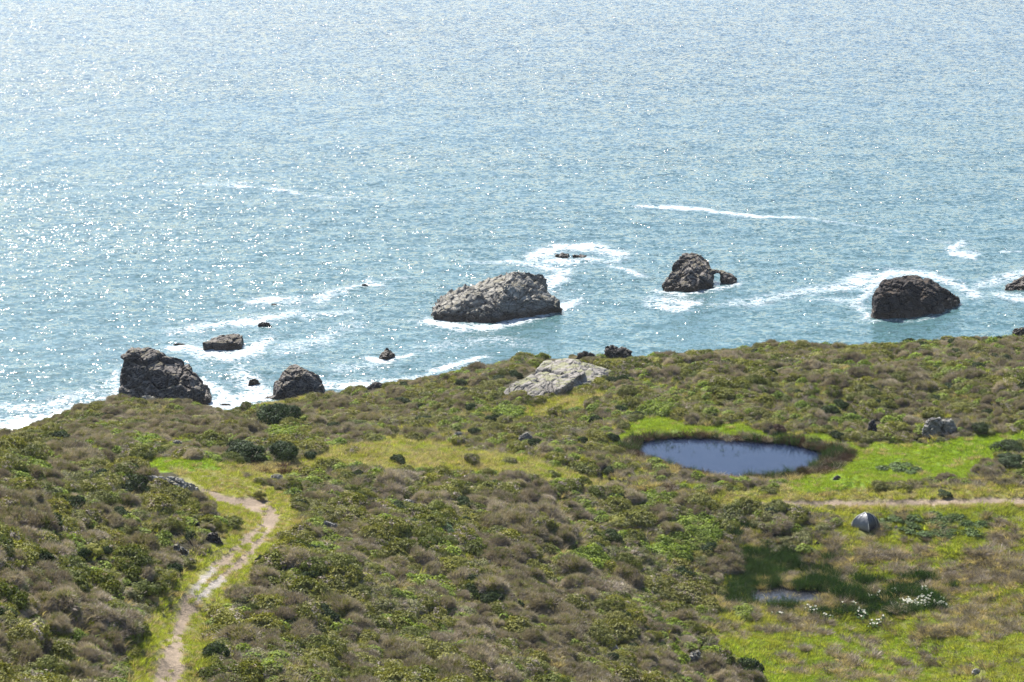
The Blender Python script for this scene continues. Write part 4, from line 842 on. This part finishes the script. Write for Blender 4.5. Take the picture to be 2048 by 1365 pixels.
def flat_mat(nm, c, r=.6, tr=0.0):
    m = NT(nm); s = m.pr(m.vm('SCALE', m.mix(0.0, c, c), scale=m.math('MULTIPLY_ADD', m.noise(m.pos(), 7, 3), .3, .85)), r, .3)
    if tr:
        t = m.n('ShaderNodeBsdfTranslucent'); t.inputs[0].default_value = (*c, 1); x = m.n('ShaderNodeMixShader'); x.inputs[0].default_value = tr; m.l(s, x.inputs[1]); m.l(t.outputs[0], x.inputs[2]); s = x.outputs[0]
    return m.end(s)
M['white'] = flat_mat('lily_white', (.82, .80, .70), .5, .3); M['yellow'] = flat_mat('lily_yellow', (.7, .5, .06)); M['herb2'] = flat_mat('lily_leaf', (.07, .14, .04), .4, .2)
LQ = [lily_mesh(i) for i in range(3)]
LC = [(1818,1206,16,5,34,'left half of the big lily patch right of the marsh'),(1850,1202,12,9,34,'middle of the big lily patch right of the marsh'),(1876,1208,12,5,24,'right end of the big lily patch'),(1850,1182,7,5,8,'top of the big lily patch'),
      (1748,1190,9,4,7,'small group above the marsh right of the pool'),(1790,1184,6,3,5,'pair of blooms up left of the big patch'),(1623,1214,12,6,13,'small group right below the marsh pool'),(1725,1214,12,7,14,'loose group between pool and big patch'),(1752,1230,14,4,11,'low row under the loose group'),(1652,1226,8,3,5,'few blooms under the pool group'),(1553,1229,10,2,5,'sparse blooms below the pool left end'),(1700,1200,20,4,3,'scattered blooms in the dark marsh')]
for a, b, ra, rb, n_, w in LC:
    for k in range(n_):
        qx, qy = a + rng.normal() * ra * .62, b + rng.normal() * rb * .62; x, y, z = at_z(qx, qy, 19.3)[0], at_z(qx, qy, 19.3)[1], 0; z = float(height(np.array([x]), np.array([y]))[0])
        o = link('arum_lily', LQ[k % 3], loc=(x, y, z + .05)); s = rng.uniform(.5, .8); o.scale = (s, s, s); o.rotation_euler = (rng.normal() * .15 + .1, rng.normal() * .15, rng.random() * 6.28)
        tag(o, 'white arum lily in the ' + w if 'patch' in w[:30] or 'patch' in w else 'white arum lily in the ' + w, 'lily', 'white arum lilies blooming by the marsh')

# --- bleached branches and stalks
def branch(label, px_, py_, ln, ang, seed, name='dead_branch', k=3, rad=.05):
    g = random.Random(seed); x, y, z = ground_at(px_, py_); V, F = [], []
    def tube(p, q, r0, r1):
        p, q = Vector(p), Vector(q); d = (q - p).normalized(); a = d.orthogonal().normalized(); b = d.cross(a); o = len(V)
        for P, r in ((p, r0), (q, r1)):
            for i in range(6): t = i * math.pi / 3; V.append(tuple(P + (a * math.cos(t) + b * math.sin(t)) * r))
        for i in range(6): F.append([o + i, o + (i+1) % 6, o + 6 + (i+1) % 6, o + 6 + i])
        F.append(list(range(o + 5, o - 1, -1))); F.append(list(range(o + 6, o + 12)))
    p = Vector((0, 0, .12)); d = Vector((math.cos(ang), math.sin(ang), .12)); seg = ln / 4; r = rad
    for i in range(4):
        q = p + d * seg; tube(p, q, r, r * .75)
        if i and k: 
            e = Vector((d.x + g.uniform(-.9, .9), d.y + g.uniform(-.9, .9), g.uniform(.2, .9))).normalized(); tube(q, q + e * ln * .28, r * .6, r * .2); k -= 1
        p, r = q, r * .75; d = (d + Vector((g.uniform(-.3, .3), g.uniform(-.3, .3), g.uniform(-.1, .15)))).normalized()
    o = link(name, mesh(name, V, F, M['bark'], True), loc=(x, y, z)); tag(o, label, 'branch')
branch('bleached bent log lying on shrubs of the far terrace', 1868, 784, 2.4, -.1, 1, 'dead_log', 1, .08)
branch('bleached branches heaped at the meadow edge below the rough brown rock', 1722, 876, 1.6, .5, 2)
branch('single bleached branch standing left of the cracked boulder', 1738, 868, 1.3, 1.2, 3)
branch('pale crooked branch in front of the cracked boulder', 1880, 886, 1.5, .4, 4)
branch('pale driftwood stick on the bluff rim at right of centre', 1690, 712, 2.0, .2, 5)
branch('thin dead branch in the shrubs right of the trail', 590, 1000, 1.6, .8, 6)
STK = []
g = np.random.default_rng(5); V, F = [], []
for k in range(260):
    a, b = g.uniform(1450, 2040), g.uniform(1085, 1350)
    if k % 5 == 0: a, b = g.uniform(1280, 1340), g.uniform(800, 850)
    x, y = at_z(a, b, 19.6); z = float(height(np.array([x]), np.array([y]))[0]); o = len(V); h = g.uniform(.4, .9); tx, ty = g.normal(size=2) * .25
    V += [(x - .015, y, z), (x + .015, y, z), (x, y + .02, z), (x + tx * h - .008, y + ty * h, z + h), (x + tx * h + .008, y + ty * h, z + h), (x + tx * h, y + ty * h + .012, z + h)]
    F += [[o, o+1, o+4, o+3], [o+1, o+2, o+5, o+4], [o+2, o, o+3, o+5]]
tag(link('dry_stalks', mesh('dry_stalks', V, F, M['bark'])), 'pale dry flower stalks sticking up from the meadow', kind='stuff')

# ============================================================ tent
def fabric(nm, c, r=.45):
    m = NT(nm); p = m.n('ShaderNodeTexCoord').outputs['Object']; n = m.noise(p, 2.5, 4, .6)
    return m.end(m.pr(m.vm('SCALE', m.mix(0.0, c, c), scale=m.math('MULTIPLY_ADD', n, .5, .75)), r, .5, m.bump(n, .7, .12)))
M['fly'] = fabric('sunlit_fly', (.20, .20, .205), .42); M['flyshade'] = fabric('shaded_fly', (.022, .026, .038), .36); M['flypale'] = fabric('pale_fly', (.5, .5, .47)); M['pole'] = fabric('pole', (.55, .55, .52), .3)  # one grey fly: sunlit left and shaded right put into the fabric colours
TX, TY, TZ = ground_at(1732, 1060)
tent = bpy.data.objects.new('dome_tent', None); C.objects.link(tent); tent.location = (TX, TY + .55, TZ - .02); tent.rotation_euler[2] = R(6)
tag(tent, 'small grey dome tent pitched on the grassy meadow', 'tent')
RX, HT = 1.18, 1.26; CORN = [(-math.pi/2) + i * math.pi/2 for i in range(4)]
def arc(i, t):                                      # pole line: from corner i up to the apex
    th = t * math.pi / 2; r = RX * math.cos(th) ** 1.15 * (1.0 if i % 2 == 0 else 1.0); return Vector((math.cos(CORN[i % 4]) * r, math.sin(CORN[i % 4]) * r, HT * math.sin(th) ** 0.92))
def panel(i, mat, name, label=None):
    V, F = [], []; n, m_ = 14, 10
    for a in range(n + 1):
        t = a / n; p, q = arc(i, t), arc(i + 1, t)
        for b in range(m_ + 1):
            s = b / m_; P = p.lerp(q, s); sag = math.sin(math.pi * s); o = Vector((P.x, P.y, 0)).normalized() if P.xy.length > 1e-4 else Vector((0, 0, 0))
            P = P + o * (0.035 * sag * math.cos(t * 1.5) + .018 * math.sin(s * 19 + i) * sag * (1 - t)); P.z = P.z - .03 * sag * t + (.05 * sag if a == 0 else 0) + .04; V.append(tuple(P))
    for a in range(n):
        for b in range(m_): o = a * (m_ + 1) + b; F.append([o, o + 1, o + m_ + 2, o + m_ + 1])
    o = link(name, mesh(name, V, F, mat, True), tent)
    md = o.modifiers.new('t', 'SOLIDIFY'); md.thickness = .006
    if label: o['label'] = label
    return o
def tube_obj(name, pts, r, mat, parent, n=6):
    V, F = [], []
    for j, P in enumerate(pts):
        P = Vector(P); d = (Vector(pts[min(j+1, len(pts)-1)]) - Vector(pts[max(j-1, 0)])).normalized(); a = d.orthogonal().normalized(); b = d.cross(a)
        for i in range(n): t = i * 2 * math.pi / n; V.append(tuple(P + (a * math.cos(t) + b * math.sin(t)) * r))
    for j in range(len(pts) - 1):
        for i in range(n): F.append([j*n + i, j*n + (i+1) % n, (j+1)*n + (i+1) % n, (j+1)*n + i])
    F += [list(range(n-1, -1, -1)), list(range((len(pts)-1)*n, len(pts)*n))]
    return link(name, mesh(name, V, F, mat, True), parent)
panel(3, M['fly'], 'fly_panel', 'grey fly panel facing the sea side left, painted in a sunlit tone'); panel(0, M['flyshade'], 'fly_panel', 'grey fly panel on the right, painted in a shaded tone'); panel(1, M['flyshade'], 'fly_panel'); panel(2, M['fly'], 'fly_panel')
for a, b in ((0, 2), (1, 3)):
    tube_obj('pole', [arc(a, t) * 1.015 + Vector((0, 0, .045 + .004 * a)) for t in np.linspace(0, 1, 12)] + [arc(b, t) * 1.015 + Vector((0, 0, .045 + .004 * a)) for t in np.linspace(1, 0, 12)][1:], .014, M['pole'], tent)
# crease strut on the right panel, vestibule flap at the rear left, hem, guy lines and pegs
tube_obj('seam', [arc(0, t).lerp(arc(1, t), .72) * 1.085 + Vector((0, 0, .06)) for t in np.linspace(.02, .93, 12)], .013, M['flypale'], tent)
vp = [(-1.08, .05, .05), (-.62, -.2, .62), (-.50, .35, .66), (-1.35, .50, .07), (-1.0, .75, .05)]
link('vestibule', mesh('vestibule', vp + [(a, b, c - .012) for a, b, c in vp], [[0, 1, 2, 3], [3, 2, 4], [5, 8, 7, 6], [8, 9, 7], [0, 3, 8, 5], [3, 4, 9, 8]], M['flypale']), tent)
for i in range(4):
    q = arc(i, 0); e = Vector((q.x * 1.35, q.y * 1.35, .04)); gl = tube_obj('guy_line', [arc(i, .3) * 1.02 + Vector((0, 0, .05)), e], .006, M['flypale'], tent, 4)
    tube_obj('peg', [e + Vector((0, 0, -.08)), e + Vector((q.x * .04, q.y * .04, .06))], .012, M['pole'], gl, 5)

# ============================================================ haze
HAZE = 0.00005
if HAZE:
    hm = bpy.data.materials.new('haze'); hm.use_nodes = True; t = hm.node_tree; t.nodes.clear(); o = t.nodes.new('ShaderNodeOutputMaterial'); v = t.nodes.new('ShaderNodeVolumePrincipled')
    v.inputs['Color'].default_value = (.92, .96, 1, 1); v.inputs['Density'].default_value = HAZE; v.inputs['Anisotropy'].default_value = 0.3; t.links.new(v.outputs[0], o.inputs['Volume'])
    a, b, c0, c1, z0, z1 = -32000, 32000, -80, 50000, -7, 100
    V = [(a, c0, z0), (b, c0, z0), (b, c1, z0), (a, c1, z0), (a, c0, z1), (b, c0, z1), (b, c1, z1), (a, c1, z1)]
    tag(link('haze', mesh('haze', V, [[3,2,1,0],[4,5,6,7],[0,1,5,4],[1,2,6,5],[2,3,7,6],[3,0,4,7]], hm)), 'thin sea haze filling the air', kind='stuff')
